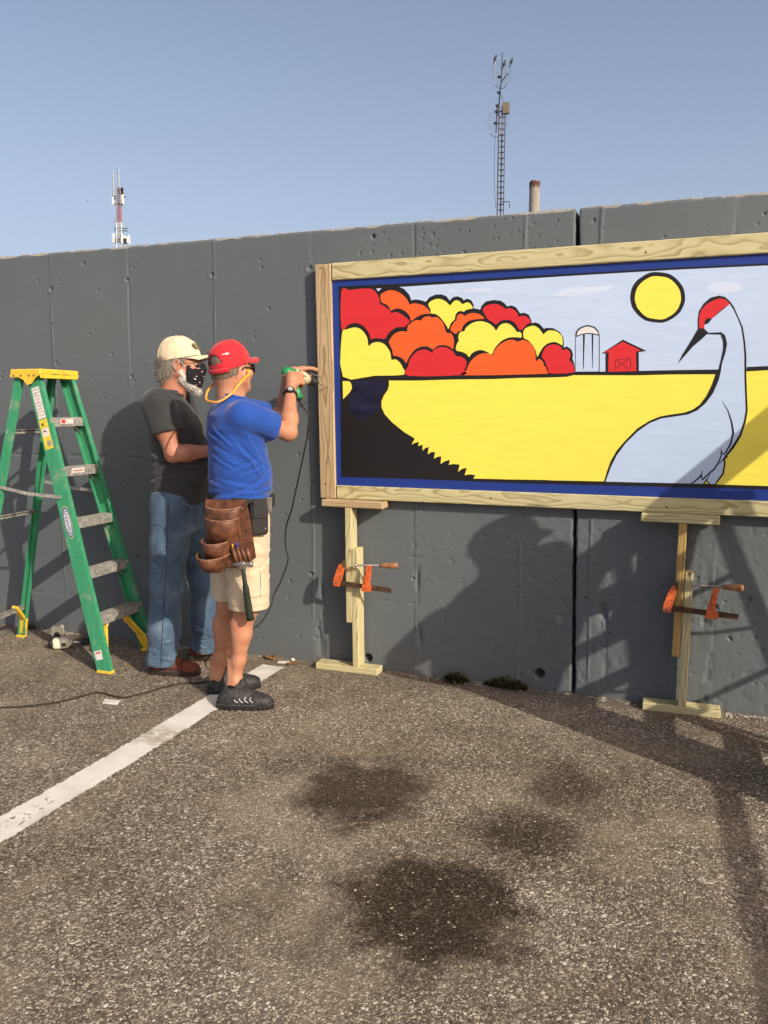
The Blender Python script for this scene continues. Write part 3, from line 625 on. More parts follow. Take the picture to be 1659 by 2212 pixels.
# ------------------------------------------------------------------ T-shaped timber supports and their clamps
def stand(x_up, z_up0, z_up1, x_lo, z_lo1, bx0, bx1, bz, tx0, tx1, tz, tilt, lab, m_up):
    r = empty('timber_support', ((bx0 + bx1) / 2, 4.15, 0), lab, 'timber support', 'timber supports propping up the sign')
    Yc = 4.138; wd = (0, 1, 0)
    board('base_board', (bx0, Yc - .004, bz), (bx1, Yc + .004, bz), wd, .089, .038, MAT['wood_g'], r)
    board('lower_post', (x_lo, Yc, .0385), (x_lo + tilt, Yc, z_lo1), wd, .087, .038, MAT['wood_g'], r)
    board('upper_post', (x_up, Yc, z_up0), (x_up + tilt * .8, Yc, z_up1), wd, .085, .038, m_up, r)
    board('top_board', (tx0, Yc, tz), (tx1, Yc, tz - .002), wd, .089, .038, MAT['wood_b' if m_up is MAT['wood_g'] else 'wood_g'], r)
    return r
YF = 4.094
X = lambda x, y: at(x, y, YF)
a = X(694, 1090); b = X(826, 1096); TZ = zbot - .0195
p0, p1 = gr(687.6, 1441), gr(815, 1457)
ul = X(753, 1180); ll = X(763, 1300)
stand(ul[0], X(747, 1345)[2], TZ - .0195, ul[0] + .0385, X(767, 1186)[2], p0[0], p1[0] + .01, .0195, a[0], b[0], TZ, -.006, 'timber support under the left end of the sign, pale upper post', MAT['wood_g'])
a2 = X(1384, 1123); b2 = X(1555, 1130); ur = X(1469, 1250)
q0, q1 = X(1387, 1520), X(1556, 1545)
stand(ur[0] - .004, X(1462, 1420)[2], TZ - .0195, ur[0] + .0345, X(1488, 1238)[2], q0[0], q1[0], .0195, a2[0], b2[0], TZ, .006, 'timber support under the crane with a darker stained upper post', MAT['wood_y'])
MAT['orange'] = plain('orange_enamel', (.58, .115, .028), .42, .5, 0, .2, 60)
MAT['rust'] = plain('rusty_steel', (.085, .048, .032), .75, .3, .35, .3, 50, .3)
MAT['handle'] = plain('turned_wood', (.30, .14, .06), .5, .4, 0, .2, 40)
MAT['steel'] = plain('dull_steel', (.30, .28, .26), .45, .5, .8, .15, 60)
def clamp(A, B, C, D, E, Fh, lab):     # bar ends A,B; fixed jaw at A; sliding jaw C; screw pad D, jaw top E, handle end Fh (on the plane Y)
    Y = 4.064
    g = lambda q: at(q[0], q[1], Y)
    A, B, C, D, E, Fh = map(g, (A, B, C, D, E, Fh))
    r = empty('bar_clamp', tuple((A + B) / 2), lab, 'clamp', 'bar clamps on the timber supports')
    u = nrm(B - A); up = nrm(np.cross(u, [0, -1, 0])); up = up if up[2] > 0 else -up; yy = np.array([0, 1.0, 0])
    mesh('clamp_bar', *barv(A + u * .012, B, up, .026, .008, .001), MAT['rust'], r)
    # fixed jaw: a tapering casting
    poly = [(-.012, -.018), (.022, -.018), (.026, .012), (.040, .085), (.030, .110), (.016, .108), (.000, .070), (-.014, .012)]
    mesh('fixed_jaw', *prismv(poly, A - yy * .013, u, up, yy, .026), MAT['orange'], r)
    mesh('jaw_pad', *bxv(A + u * .036 + up * .108, (u, up, yy), (.006, .020, .012), .002), MAT['rust'], r)
    mesh('rivet', *cylv(A - yy * .016 + u * .004, A - yy * .010 + u * .004, .0055, n=10), MAT['steel'], r)
    poly = [(-.026, -.020), (.028, -.020), (.030, .010), (.014, .016), (.018, .105), (.024, .124), (-.004, .124), (-.006, .100), (-.022, .014)]
    sj = mesh('sliding_jaw', *prismv(poly, C - yy * .014, u, up, yy, .028), MAT['orange'], r)
    poly = [(-.012, .024), (.002, .020), (.009, .098), (.001, .098)]
    mesh('jaw_rib', *prismv(poly, C - yy * .018, u, up, yy, .004), MAT['orange'], sj)
    s0, s1 = D, D + nrm(Fh - D) * np.linalg.norm(Fh - D) * .55; ax = nrm(Fh - D); L_ = np.linalg.norm(Fh - D)
    prof = [(0, .0055)]; 
    for i in range(26): t = i / 25 * L_ * .62; prof += [(t, .0062), (t + L_ * .009, .0048)]
    mesh('screw_spindle', *lathev(D, ax, prof, 12), MAT['steel'], r)
    mesh('screw_pad', *lathev(D - ax * .010, ax, [(0, .012), (.006, .012), (.012, .007)], 14), MAT['steel'], r)
    mesh('screw_handle', *lathev(D + ax * L_ * .57, ax, [(0, .006), (.004, .010), (L_ * .06, .0105), (L_ * .12, .0145), (L_ * .30, .0165), (L_ * .40, .0155), (L_ * .425, .012), (L_ * .43, .004)], 18), MAT['handle'], r, smooth=True)
    return r
clamp((727, 1258), (845, 1276), (792, 1269), (771, 1221), (795, 1218), (859, 1222), 'orange bar clamp in full sun on the left timber support')
c5_ = lambda x, y: ((1800 + x / 2.37) * .6636, (1600 + y / 2.37) * .6636)
clamp(c5_(875, 895), c5_(1430, 968), c5_(1222, 945), c5_(1085, 722), c5_(1220, 722), c5_(1472, 745), 'orange bar clamp in shade on the right timber support')
# ------------------------------------------------------------------ green stepladder
def fibre(name, col):
    M = MT(name, .48, .4); p = M.obj()
    st = M.noise(M.scale(p, (60, 60, 3)), 1, 4, .6); w = M.noise(p, 9, 5, .65); sp = M.noise(p, 130, 3)
    c = M.mix(M.mr(st, .4, .7, 0, .4), col, tuple(min(1, q * 1.45 + .015) for q in col))
    c = M.mix(M.mr(w, .56, .70, 0, .7), c, (.23, .29, .19)); c = M.mix(M.mr(sp, .69, .72), c, (.48, .48, .40)); M.color(c); M.bump(st, .15, .001); return M.m
MAT['green'] = fibre('green_fibreglass', (.035, .235, .115))
MAT['yel'] = plain('yellow_plastic', (.72, .47, .035), .45, .45, 0, .1, 25)
def dirty_yellow():
    M = MT('worn_yellow_plastic', .5, .4); p = M.obj(); c = M.ramp(M.noise(p, 14, 4), [(.3, (.66, .43, .03)), (.7, (.78, .53, .05))])
    c = M.mix(M.mr(M.noise(p, 34, 5, .65), .60, .66), c, (.28, .24, .16)); M.color(c); return M.m
MAT['yelw'] = dirty_yellow()
MAT['alu'] = plain('worn_aluminium', (.34, .33, .30), .55, .5, .35, .22, 45, .1)
MAT['lab_w'] = plain('label_white', (.60, .57, .54), .6, .3, 0, .12, 60); MAT['lab_y'] = plain('label_yellow', (.62, .50, .05), .55, .3, 0, .1, 60)
MAT['lab_r'] = plain('label_red', (.48, .07, .05), .55, .3); MAT['ink'] = plain('label_ink', (.06, .06, .06), .6, .3); MAT['lab_b'] = plain('label_blue', (.04, .10, .30), .5, .4)
def channel(name, p, q, web, out, w, fl, th, mat, parent, face):   # C section: web width along `web`, flanges run along `out`
    p = np.asarray(p, float); q = np.asarray(q, float); d = nrm(q - p); wb = nrm(np.asarray(web) - d * np.dot(web, d)); o = np.cross(d, wb)
    if np.dot(o, out) < 0: o = -o
    pr = [(-w / 2, 0), (w / 2, 0), (w / 2, fl), (w / 2 - th * 1.6, fl), (w / 2 - th, th), (-w / 2 + th, th), (-w / 2 + th * 1.6, fl), (-w / 2, fl)]
    V = [p + wb * a + o * b for a, b in pr] + [q + wb * a + o * b for a, b in pr]; n = 8
    Fc = [(i, (i + 1) % n, (i + 1) % n + n, i + n) for i in range(n)]
    Fc += [(0, 7, 6, 5), (0, 5, 4, 1), (1, 4, 3, 2), (8, 13, 14, 15), (8, 9, 12, 13), (9, 10, 11, 12)]
    V = np.array(V); bm = None
    ob = mesh(name, V, Fc, mat, parent); b_ = bmesh.new(); b_.from_mesh(ob.data); bmesh.ops.recalc_face_normals(b_, faces=b_.faces[:]); b_.to_mesh(ob.data); b_.free()
    return ob, wb, o, d
def ladder(FA, FB, FC, FD, TA, TB, TC, TD, label):
    FA, FB, FC, FD, TA, TB, TC, TD = [np.asarray(v, float) for v in (FA, FB, FC, FD, TA, TB, TC, TD)]
    r = empty('stepladder', tuple((FA + FB + FC + FD) / 4), label, 'stepladder', None)
    out = nrm((TB + FB - TA - FA)); fwd = nrm((FA + FB - FC - FD)); fwd = nrm(fwd - out * np.dot(fwd, out)); upv = np.array([0, 0, 1.0])
    ra, wa, oa, da = channel('front_rail', FA, TA, fwd, out, .086, .030, .004, MAT['green'], r, -1)
    rb, wb_, ob_, db = channel('front_rail', FB, TB, fwd, -out, .086, .030, .004, MAT['green'], r, 1)
    rd, wd, od, dd = channel('rear_rail', FD, TD, fwd, out, .046, .026, .0035, MAT['green'], r, -1)
    rc, wc, oc, dc = channel('rear_rail', FC, TC, fwd, -out, .046, .026, .0035, MAT['green'], r, 1)
    def on(a, b, z): return a + (b - a) * (z / b[2])
    hts = [.29, .55, .83, 1.12, 1.40]
    for i, z in enumerate(hts):
        a, b = on(FA, TA, z), on(FB, TB, z); a = a + out * .004; b = b - out * .004
        tread = []
        tread.append(bxv((a + b) / 2 + upv * .010, (out, fwd, upv), (np.linalg.norm(b - a) / 2, .041, .002), .0008))
        tread.append(bxv((a + b) / 2 + fwd * .040 - upv * .014, (out, fwd, upv), (np.linalg.norm(b - a) / 2, .0018, .024), .0008))
        tread.append(bxv((a + b) / 2 - fwd * .040 - upv * .010, (out, fwd, upv), (np.linalg.norm(b - a) / 2, .0018, .019), .0008))
        for k in range(-3, 4): tread.append(bxv((a + b) / 2 + fwd * k * .010 + upv * .0128, (out, fwd, upv), (np.linalg.norm(b - a) / 2, .002, .0010), .0005))
        tr = mesh('step', *join(tread), MAT['alu'], r)
        if i in (3, 4):
            c = a + (b - a) * (.40 if i == 3 else .45) + fwd * .0425 - upv * .008
            mesh('warning_label', *bxv(c, (out, fwd, upv), (.055, .0006, .014), .0003), MAT['lab_w'], tr)
            mesh('warning_label', *bxv(c - out * (.03 if i == 4 else 0) + fwd * .0008, (out, fwd, upv), (.018 if i == 4 else .045, .0004, .011 if i == 4 else .003), .0002), MAT['lab_r'], tr)
        for s, e in ((a, 1), (b, -1)):
            if i == 0:      # yellow foot braces under the bottom step
                ft = (FA if e == 1 else FB); top = s + out * e * .115 - upv * .036
                path = [top + out * e * .004, top - out * e * .02 - upv * .035, ft + (s - ft) * .38 + out * e * .038, ft + out * e * .014 + upv * .004]
                mesh('foot_brace', *join([barv(u_, w_, fwd, wd_, .014, .003) for u_, w_, wd_ in zip(path[:-1], path[1:], (.046, .052, .060))]), MAT['yel'], r)
            else:
                p_ = s + out * e * .07 - upv * .022; q_ = s + out * e * .006 - upv * .085
                mesh('step_brace', *barv(p_, q_, fwd, .016, .003, .0005), MAT['alu'], r)
    for ft, e, nm in ((FA, 1, 0), (FB, -1, 0), (FC, -1, 1), (FD, 1, 1)):
        w = .090 if nm == 0 else .052
        mesh('rail_foot', *bxv(ft + out * e * .012 + upv * .006, (fwd, out, upv), (w / 2 + .002, .019, .0075), .003), MAT['yel'], r)
        if nm == 1:
            k1 = ft + upv * .02; kk = on(ft, TC if ft is FC else TD, .13) + out * e * .01; k2 = on(ft, TC if ft is FC else TD, .225) + out * e * .105
            mesh('foot_brace', *join([barv(k1, kk, fwd, .055, .020, .003), barv(kk - upv * .01, k2, fwd, .042, .018, .003)]), MAT['yel'], r)
    for z, w in ((.20, .034), (.83, .022), (1.33, .022)):
        a, b = on(FD, TD, z), on(FC, TC, z)
        mesh('rear_brace', *join([barv(a - out * .002 - fwd * .012, b + out * .002 - fwd * .012, upv, w, .004, .001), barv(a - out * .002 - fwd * .004 + upv * w * .5, b + out * .002 - fwd * .004 + upv * w * .5, fwd, .018, .004, .001)]), MAT['alu'], r)
    a, b = on(FD, TD, .66), on(FC, TC, .235)
    for f, t, k, sd_ in ((FA, TA, FD, TD), (FB, TB, FC, TC)):
        p1_, p2_ = on(f, t, .97) , on(k, sd_, 1.02); e = 1 if f is FA else -1; m_ = (p1_ + p2_) / 2 - upv * .012
        mesh('spreader_bar', *join([barv(p1_ - out * e * .006, m_ - out * e * .006, upv, .019, .003, .0005), barv(m_ - out * e * .009, p2_ - out * e * .009, upv, .019, .003, .0005)]), MAT['alu'], r)
    # moulded top cap
    tc = (TA + TB + TC + TD) / 4; tl = np.linalg.norm(TB - TA) + .052; dp = np.linalg.norm((TA + TB) / 2 - (TC + TD) / 2) + .118
    ztp = tc[2] + .012; ctr = np.array([tc[0], tc[1], ztp]) + fwd * .012
    cap = mesh('top_cap', *bxv(ctr - upv * .004, (out, fwd, upv), (tl / 2, dp / 2, .016), .007), MAT['yelw'], r)
    for e in (-1, 1):      # end cheeks that drop over the rails
        base = ctr + out * e * (tl / 2 - .004) - upv * .018
        prof = [(-dp / 2 + .004, 0.004), (dp / 2 - .004, .004), (dp / 2 - .004, -.006), (dp * .33, -.020), (dp * .20, -.052), (dp * .06, -.060), (-dp * .06, -.030), (-dp * .20, -.016), (-dp / 2 + .004, -.016)]
        mesh('cap_cheek', *prismv(prof, base, fwd, upv, out * e, .007), MAT['yelw'], cap)
        for q in (-.36, -.12, .14, .3): mesh('rivet', *cylv(base + out * e * .007 + fwd * dp * q - upv * .006, base + out * e * .0095 + fwd * dp * q - upv * .006, .006, n=10), MAT['steel'], cap)
    skirt = bxv(ctr + fwd * (dp / 2 - .006) - upv * .020, (out, fwd, upv), (tl / 2 - .006, .004, .020), .003)
    mesh('cap_skirt', *skirt, MAT['yelw'], cap)
    for q in (-.12, .17): mesh('tool_slot', *bxv(ctr + fwd * (dp / 2 - .0015) + out * tl * q - upv * .012, (out, fwd, upv), (.030, .0012, .005), .0005), MAT['ink'], cap)
    # stickers on the near front rail
    nrmA = -oa
    def sticker(z0, z1, w, m, nm, off=0, lay=1, sub=ra):
        p_, q_ = on(FA, TA, z0), on(FA, TA, z1)
        sh = wa * off + nrmA * .0006 * lay
        return mesh(nm, *barv(p_ + sh, q_ + sh, wa, w, .0008, .0003), m, sub)
    sticker(1.41, 1.585, .052, MAT['lab_w'], 'instruction_label', -.004)
    for k in range(9): sticker(1.425 + k * .018, 1.431 + k * .018, .042, plain('label_print', (.42, .40, .38), .6), 'print_line', -.004, 2)
    sticker(1.24, 1.405, .056, MAT['lab_y'], 'rating_label', -.004)
    sticker(1.31, 1.355, .044, MAT['lab_w'], 'rating_label', -.004, 2); sticker(1.335, 1.343, .020, MAT['ink'], 'print_line', -.006, 3)
    sticker(1.256, 1.285, .030, plain('label_print', (.30, .25, .22), .6), 'print_line', .004, 2); sticker(1.37, 1.385, .016, MAT['ink'], 'print_line', -.012, 2)
    sticker(.075, .125, .048, MAT['lab_w'], 'instruction_label', -.008); sticker(.108, .116, .036, MAT['lab_r'], 'print_line', -.008, 2)
    # oval maker's badge
    pc = on(FA, TA, .83) + nrmA * .0012; el = [(math.cos(2 * math.pi * i / 32) * .095, math.sin(2 * math.pi * i / 32) * .026) for i in range(32)]
    for sc_, m, t in ((1.0, MAT['lab_y'], .0004), (.95, MAT['lab_b'], .0008), (.80, MAT['lab_w'], .0012)):
        mesh('badge', *prismv([(u * sc_, v * (sc_ if sc_ > .9 else .72)) for u, v in el], pc, da, wa, nrmA, t), m, ra)
    tv = textv('WERNER', .036, pc - da * .0 + nrmA * .0018 + wa * .0125, -da, -wa, nrmA, .0008, 'CENTER')
    mesh('badge_lettering', *tv, MAT['lab_b'], ra)
    return r
LA = (-3.062, 3.60, 0); LB = (-3.10, 4.06, 0); LC = (-4.06, 4.02, 0); LD = (-3.95, 3.50, 0)
ladder(LA, LB, LC, LD, (-3.560, 3.70, 1.662), (-3.55, 3.97, 1.662), (-3.65, 3.965, 1.662), (-3.650, 3.69, 1.662), 'green fibreglass stepladder with yellow top standing by the wall left of the men')
# ------------------------------------------------------------------ people: smooth bodies grown from distance fields
class SDF:
    def __init__(s, h): s.h = h; s.ops = []
    def add(s, fn, lo, hi, k=.02, mode='u'): s.ops.append((fn, np.asarray(lo, float), np.asarray(hi, float), k, mode)); return s
    def cone(s, p, q, r1, r2, k=.02, mode='u'):
        p, q = np.asarray(p, float), np.asarray(q, float); d = q - p; L2 = float(d @ d) + 1e-12
        def f(x, y, z):
            t = np.clip(((x - p[0]) * d[0] + (y - p[1]) * d[1] + (z - p[2]) * d[2]) / L2, 0, 1)
            return np.sqrt((x - p[0] - t * d[0]) ** 2 + (y - p[1] - t * d[1]) ** 2 + (z - p[2] - t * d[2]) ** 2) - (r1 + (r2 - r1) * t)
        R = max(r1, r2); return s.add(f, np.minimum(p, q) - R, np.maximum(p, q) + R, k, mode)
    def chain(s, pts, rs, k=.02):
        for i in range(len(pts) - 1): s.cone(pts[i], pts[i + 1], rs[i], rs[i + 1], k)
        return s
    def ell(s, c, ax, r, k=.02, mode='u'):
        c = np.asarray(c, float); A = np.array([nrm(a) for a in ax]); r = np.asarray(r, float)
        def f(x, y, z):
            q = [((x - c[0]) * A[i, 0] + (y - c[1]) * A[i, 1] + (z - c[2]) * A[i, 2]) for i in range(3)]
            k0 = np.sqrt(sum((q[i] / r[i]) ** 2 for i in range(3))); k1 = np.sqrt(sum((q[i] / r[i] ** 2) ** 2 for i in range(3)))
            return k0 * (k0 - 1) / (k1 + 1e-9)
        R = r.max(); return s.add(f, c - R, c + R, k, mode)
    def sleeve(s, p, q, r1, r2, k=.02, mode='u', rnd=.004):    # tapered tube cut flat at the far end q
        p, q = np.asarray(p, float), np.asarray(q, float); d = q - p; L = np.linalg.norm(d); d = d / L
        def f(x, y, z):
            t = (x - p[0]) * d[0] + (y - p[1]) * d[1] + (z - p[2]) * d[2]; tc = np.clip(t, 0, L)
            rr = np.sqrt((x - p[0] - t * d[0]) ** 2 + (y - p[1] - t * d[1]) ** 2 + (z - p[2] - t * d[2]) ** 2)
            a = np.sqrt(rr ** 2 + np.minimum(t, 0) ** 2) - (r1 + (r2 - r1) * tc / L)
            return np.maximum(a, t - L)
        R = max(r1, r2) * 1.3; return s.add(f, np.minimum(p, q) - R, np.maximum(p, q) + R, k, mode)
    def stack(s, o, r, f, u, tab, k=.02, mode='u', n=2.0):     # stacked ovals: rows (height, offset right, offset front, half width, half depth)
        o = np.asarray(o, float); r, f, u = nrm(r), nrm(f), nrm(u); T = np.array(tab, float); zs = T[:, 0]
        def fn(x, y, z):
            x, y, z = np.broadcast_arrays(x - o[0], y - o[1], z - o[2])
            hz = x * u[0] + y * u[1] + z * u[2]; a_ = x * r[0] + y * r[1] + z * r[2]; b_ = x * f[0] + y * f[1] + z * f[2]
            I = lambda c: np.interp(hz, zs, T[:, c])
            A, B = I(3), I(4)
            e = (np.abs((a_ - I(1)) / A) ** n + np.abs((b_ - I(2)) / B) ** n) ** (1 / n)
            return np.maximum((e - 1) * np.minimum(A, B), np.maximum(zs[0] - hz, hz - zs[-1]))
        R = float((np.abs(T[:, 1:3]).max(0) + T[:, 3:5].max(0)).max()) * 1.15; e0, e1 = o + u * zs[0], o + u * zs[-1]
        return s.add(fn, np.minimum(e0, e1) - R, np.maximum(e0, e1) + R, k, mode)
    def half(s, c, n_, lo, hi, k=.003):                        # cut away everything beyond a plane
        c, n_ = np.asarray(c, float), nrm(n_)
        return s.add(lambda x, y, z: -((x - c[0]) * n_[0] + (y - c[1]) * n_[1] + (z - c[2]) * n_[2]), lo, hi, k, 's')
    def build(s, disp=None, smooth_it=1):
        h = s.h; U = [o for o in s.ops if o[4] == 'u']
        lo = np.min([o[1] for o in U], 0) - 3 * h; hi = np.max([o[2] for o in U], 0) + 3 * h
        n = np.ceil((hi - lo) / h).astype(int) + 1
        g = [lo[i] + h * np.arange(n[i]) for i in range(3)]; val = np.full(n, .5, np.float32)
        for fn, l, u, k, mode in s.ops:
            pad = k + 2.5 * h; a = np.maximum(np.floor((l - pad - lo) / h).astype(int), 0); b = np.minimum(np.ceil((u + pad - lo) / h).astype(int) + 1, n)
            if np.any(b <= a): continue
            sl = tuple(slice(a[i], b[i]) for i in range(3))
            d = fn(g[0][sl[0]][:, None, None], g[1][sl[1]][None, :, None], g[2][sl[2]][None, None, :]).astype(np.float32)
            c = val[sl]
            if mode == 'u': hh = np.clip(.5 + .5 * (c - d) / k, 0, 1); val[sl] = c + (d - c) * hh - k * hh * (1 - hh)
            else: hh = np.clip(.5 - .5 * (c + d) / k, 0, 1); val[sl] = c + (-d - c) * hh + k * hh * (1 - hh)
        V, Fq = surfnets(val, lo, h)
        if smooth_it: V = relax(V, Fq, smooth_it)
        if disp is not None: N = vnormals(V, Fq); V = V + N * disp(V, N)[:, None]
        return V, Fq
def surfnets(val, lo, h):
    S = val < 0; nx, ny, nz = val.shape
    c = np.zeros((nx - 1, ny - 1, nz - 1), np.int8)
    for i in (0, 1):
        for j in (0, 1):
            for k in (0, 1): c += S[i:nx - 1 + i, j:ny - 1 + j, k:nz - 1 + k]
    act = np.argwhere((c > 0) & (c < 8)); idx = np.full(c.shape, -1, np.int32); idx[tuple(act.T)] = np.arange(len(act))
    P = np.zeros((len(act), 3)); cnt = np.zeros(len(act))
    for ax in range(3):
        o1, o2 = [a for a in range(3) if a != ax]
        for p in (0, 1):
            for q in (0, 1):
                a = act.copy(); a[:, o1] += p; a[:, o2] += q; b = a.copy(); b[:, ax] += 1
                va = val[tuple(a.T)].astype(float); vb = val[tuple(b.T)].astype(float); m = (va < 0) != (vb < 0)
                t = np.where(m, va / np.where(m, va - vb, 1), 0); pt = a.astype(float); pt[:, ax] += t
                P[m] += pt[m]; cnt[m] += 1
    P /= np.maximum(cnt, 1)[:, None]; V = lo + P * h; Fs = []
    for ax in range(3):
        o1, o2 = (ax + 1) % 3, (ax + 2) % 3
        A = np.moveaxis(S, (ax, o1, o2), (0, 1, 2)); I = np.moveaxis(idx, (ax, o1, o2), (0, 1, 2))
        e = np.argwhere(A[:-1, 1:-1, 1:-1] != A[1:, 1:-1, 1:-1]); i, j, k = e[:, 0], e[:, 1] + 1, e[:, 2] + 1
        q = np.stack([I[i, j - 1, k - 1], I[i, j, k - 1], I[i, j, k], I[i, j - 1, k]], 1); ins = A[i, j, k]
        q[~ins] = q[~ins][:, ::-1]; Fs.append(q)
    return V, np.concatenate(Fs)
def vnormals(V, Fq):
    a, b, c, d = [V[Fq[:, i]] for i in range(4)]; n = np.cross(c - a, d - b); N = np.zeros_like(V)
    for i in range(4): np.add.at(N, Fq[:, i], n)
    return N / (np.linalg.norm(N, axis=1)[:, None] + 1e-12)
def relax(V, Fq, it):
    for _ in range(it):
        S = np.zeros_like(V); c = np.zeros(len(V))
        for i in range(4):
            np.add.at(S, Fq[:, i], V[Fq[:, (i + 1) % 4]]); np.add.at(c, Fq[:, i], 1)
            np.add.at(S, Fq[:, i], V[Fq[:, (i + 3) % 4]]); np.add.at(c, Fq[:, i], 1)
        V = V * .5 + .5 * S / np.maximum(c, 1)[:, None]
    return V
def ik(a, c, l1, l2, hint):
    a, c = np.asarray(a, float), np.asarray(c, float); d = c - a; D = min(np.linalg.norm(d), (l1 + l2) * .999); dn = nrm(d)
    x = (l1 * l1 - l2 * l2 + D * D) / (2 * D); h = math.sqrt(max(l1 * l1 - x * x, 0)); hp = np.asarray(hint, float); hp = nrm(hp - dn * np.dot(hp, dn))
    return a + dn * x + hp * h
UP = np.array([0, 0, 1.0])
def frame(azdeg, pitch=0., roll=0.):       # front, right, up for a heading measured from +X towards the wall
    a = rad(azdeg); f = np.array([math.cos(a), math.sin(a), 0]); r = np.array([f[1], -f[0], 0]); u = UP
    p = rad(pitch); f, u = f * math.cos(p) + u * math.sin(p), u * math.cos(p) - f * math.sin(p)
    q = rad(roll); r, u = r * math.cos(q) + u * math.sin(q), u * math.cos(q) - r * math.sin(q)
    return f, r, u
def loc(o, fr, q): f, r, u = fr; return np.asarray(o, float) + r * q[0] + f * q[1] + u * q[2]
def folds(V, dirv, freq, amp, seed=0.):    # ridged, stretched noise for cloth
    dirv = nrm(dirv); t = V @ dirv; R = V - np.outer(t, dirv)
    n = fbm(R[:, 0] * freq + seed, R[:, 1] * freq + t * freq * .16, R[:, 2] * freq + 3.1 + seed, 2)
    return amp * 1.5 * (1 - np.minimum(1.6, np.abs(2 * n - .95) * 3.6))
def crease_field(V, o, r, f, segs, R0=.165):      # sharp cloth creases drawn on the unrolled surface: (angle, z) to (angle, z)
    q = V - o; ph = np.arctan2(q @ f, q @ r); out = np.zeros(len(V)); ux, uz = ph * R0, V[:, 2]
    for (a0, z0, a1, z1, w, amp) in segs:
        p0 = np.array([a0 * R0, z0]); d = np.array([a1 * R0, z1]) - p0; L2 = d @ d; t = np.clip(((ux - p0[0]) * d[0] + (uz - p0[1]) * d[1]) / L2, 0, 1)
        nx, nz_ = ux - p0[0] - t * d[0], uz - p0[1] - t * d[1]; sgn = (nx * -d[1] + nz_ * d[0]) / math.sqrt(L2); dist = np.hypot(nx, nz_)
        tap = np.sin(math.pi * np.clip(t, .04, .96)) ** .7
        out += amp * tap * (np.exp(-(dist / w) ** 2) - .9 * np.exp(-((sgn - 1.5 * w) / w) ** 2) * (dist < 3.2 * w))
    return out
def random_creases(n, a_rng, z_rng, slope, ln, w, amp, sd_):
    q = random.Random(sd_); out = []
    for _ in range(n):
        a, z, l = q.uniform(*a_rng), q.uniform(*z_rng), q.uniform(*ln); s_ = slope + q.uniform(-.35, .35)
        out.append((a, z, a + l * math.cos(s_) / .165, z + l * math.sin(s_), q.uniform(*w), q.uniform(*amp)))
    return out
def ring_on(T, c, ax, r_, off, n=36):
    ax = nrm(ax); u_ = nrm(np.cross(ax, [.31, .2, .9])); v_ = np.cross(ax, u_)
    P = []
    for t in np.linspace(0, 2 * math.pi, n):
        d = u_ * math.cos(t) + v_ * math.sin(t); h_ = T.ray_cast(Vector(c + d * .16), Vector(-d), .16)
        if h_[0] is not None: P.append(np.array(h_[0]) + d * off)
    return P
def fur(parent, name, V, Fq, mat, n, ln, w, lean, sd_, keep=None):   # short tapering strands over a surface
    q = np.random.RandomState(sd_); N = vnormals(V, Fq); ii = q.randint(0, len(V), n)
    if keep is not None: ii = ii[keep(V[ii])]
    P = V[ii] - N[ii] * .002; d = N[ii] * .55 + lean + q.randn(len(ii), 3) * .28; d /= np.linalg.norm(d, axis=1)[:, None]
    s_ = np.cross(d, q.randn(len(ii), 3)); s_ /= np.linalg.norm(s_, axis=1)[:, None] + 1e-9; l = (ln * (.5 + q.rand(len(ii))))[:, None]
    VV = np.stack([P - s_ * w, P + s_ * w, P + d * l * .6 + s_ * w * .6 + lean * .004, P + d * l + lean * l * .5], 1).reshape(-1, 3)
    o = mesh(name, VV, np.arange(len(VV)).reshape(-1, 4), mat, parent, smooth=True); o['kind'] = 'stuff'; return o
# ---- materials
def skin(name, base, red):
    M = MT(name, .5, .4); p = M.obj(); n = M.noise(p, 16, 5, .6); n2 = M.noise(p, 95, 4, .6)
    c = M.mix(M.mr(n, .35, .7), base, red); c = M.mix(M.mr(n2, .56, .72, 0, .45), c, tuple(q * .55 for q in base)); c = M.mix(M.mr(M.noise(p, 5, 4, .6), .5, .7, 0, .4), c, tuple(q * .75 for q in red)); M.color(c)
    M.b.inputs['Subsurface Weight'].default_value = .08; M.b.inputs['Subsurface Radius'].default_value = (.012, .005, .003)
    sp = M.n('TexVoronoi', i_Vector=p, i_Scale=150).outputs['Distance']; M.put(M.b.inputs['Roughness'], M.mr(M.noise(p, 40, 4), .3, .7, .42, .62))
    M.bump(M.math('ADD', M.math('ADD', M.noise(p, 260, 4, .65), M.noise(p, 60, 4, .6)), M.math('MULTIPLY', M.noise(M.scale(p, (1, 1, .5)), 28, 3), .8)), .40, .003); return M.m
MAT['skin'] = skin('tanned_skin', (.46, .235, .14), (.41, .165, .095)); MAT['skin2'] = skin('ruddy_skin', (.44, .215, .135), (.42, .155, .095))
def cloth(name, col, wv=900, var=.12, rough=.85, bump=.25, sheen=.2, blot=None):
    M = MT(name, rough, .2); p = M.obj(); n = M.noise(p, 11, 5, .6); f = M.noise(p, wv, 2)
    c = M.ramp(n, [(.3, tuple(q * (1 - var) for q in col)), (.7, tuple(min(1, q * (1 + var)) for q in col))])
    if blot: c = M.mix(M.mr(M.noise(p, blot[1], 4, .6), blot[2], blot[3], 0, blot[4]), c, blot[0])
    M.color(M.mix(M.mr(f, .35, .65, 0, .22), c, tuple(q * .6 for q in col)))
    M.b.inputs['Sheen Weight'].default_value = sheen
    M.bump(M.math('ADD', M.math('MULTIPLY', M.noise(p, 34, 4, .6), 1.0), M.math('MULTIPLY', f, .25)), bump, .004); return M.m
MAT['tee_blue'] = cloth('royal_blue_jersey', (.014, .062, .30)); MAT['tee_grey'] = cloth('charcoal_jersey', (.036, .036, .038), blot=((.052, .051, .052), 5, .5, .7, .6))
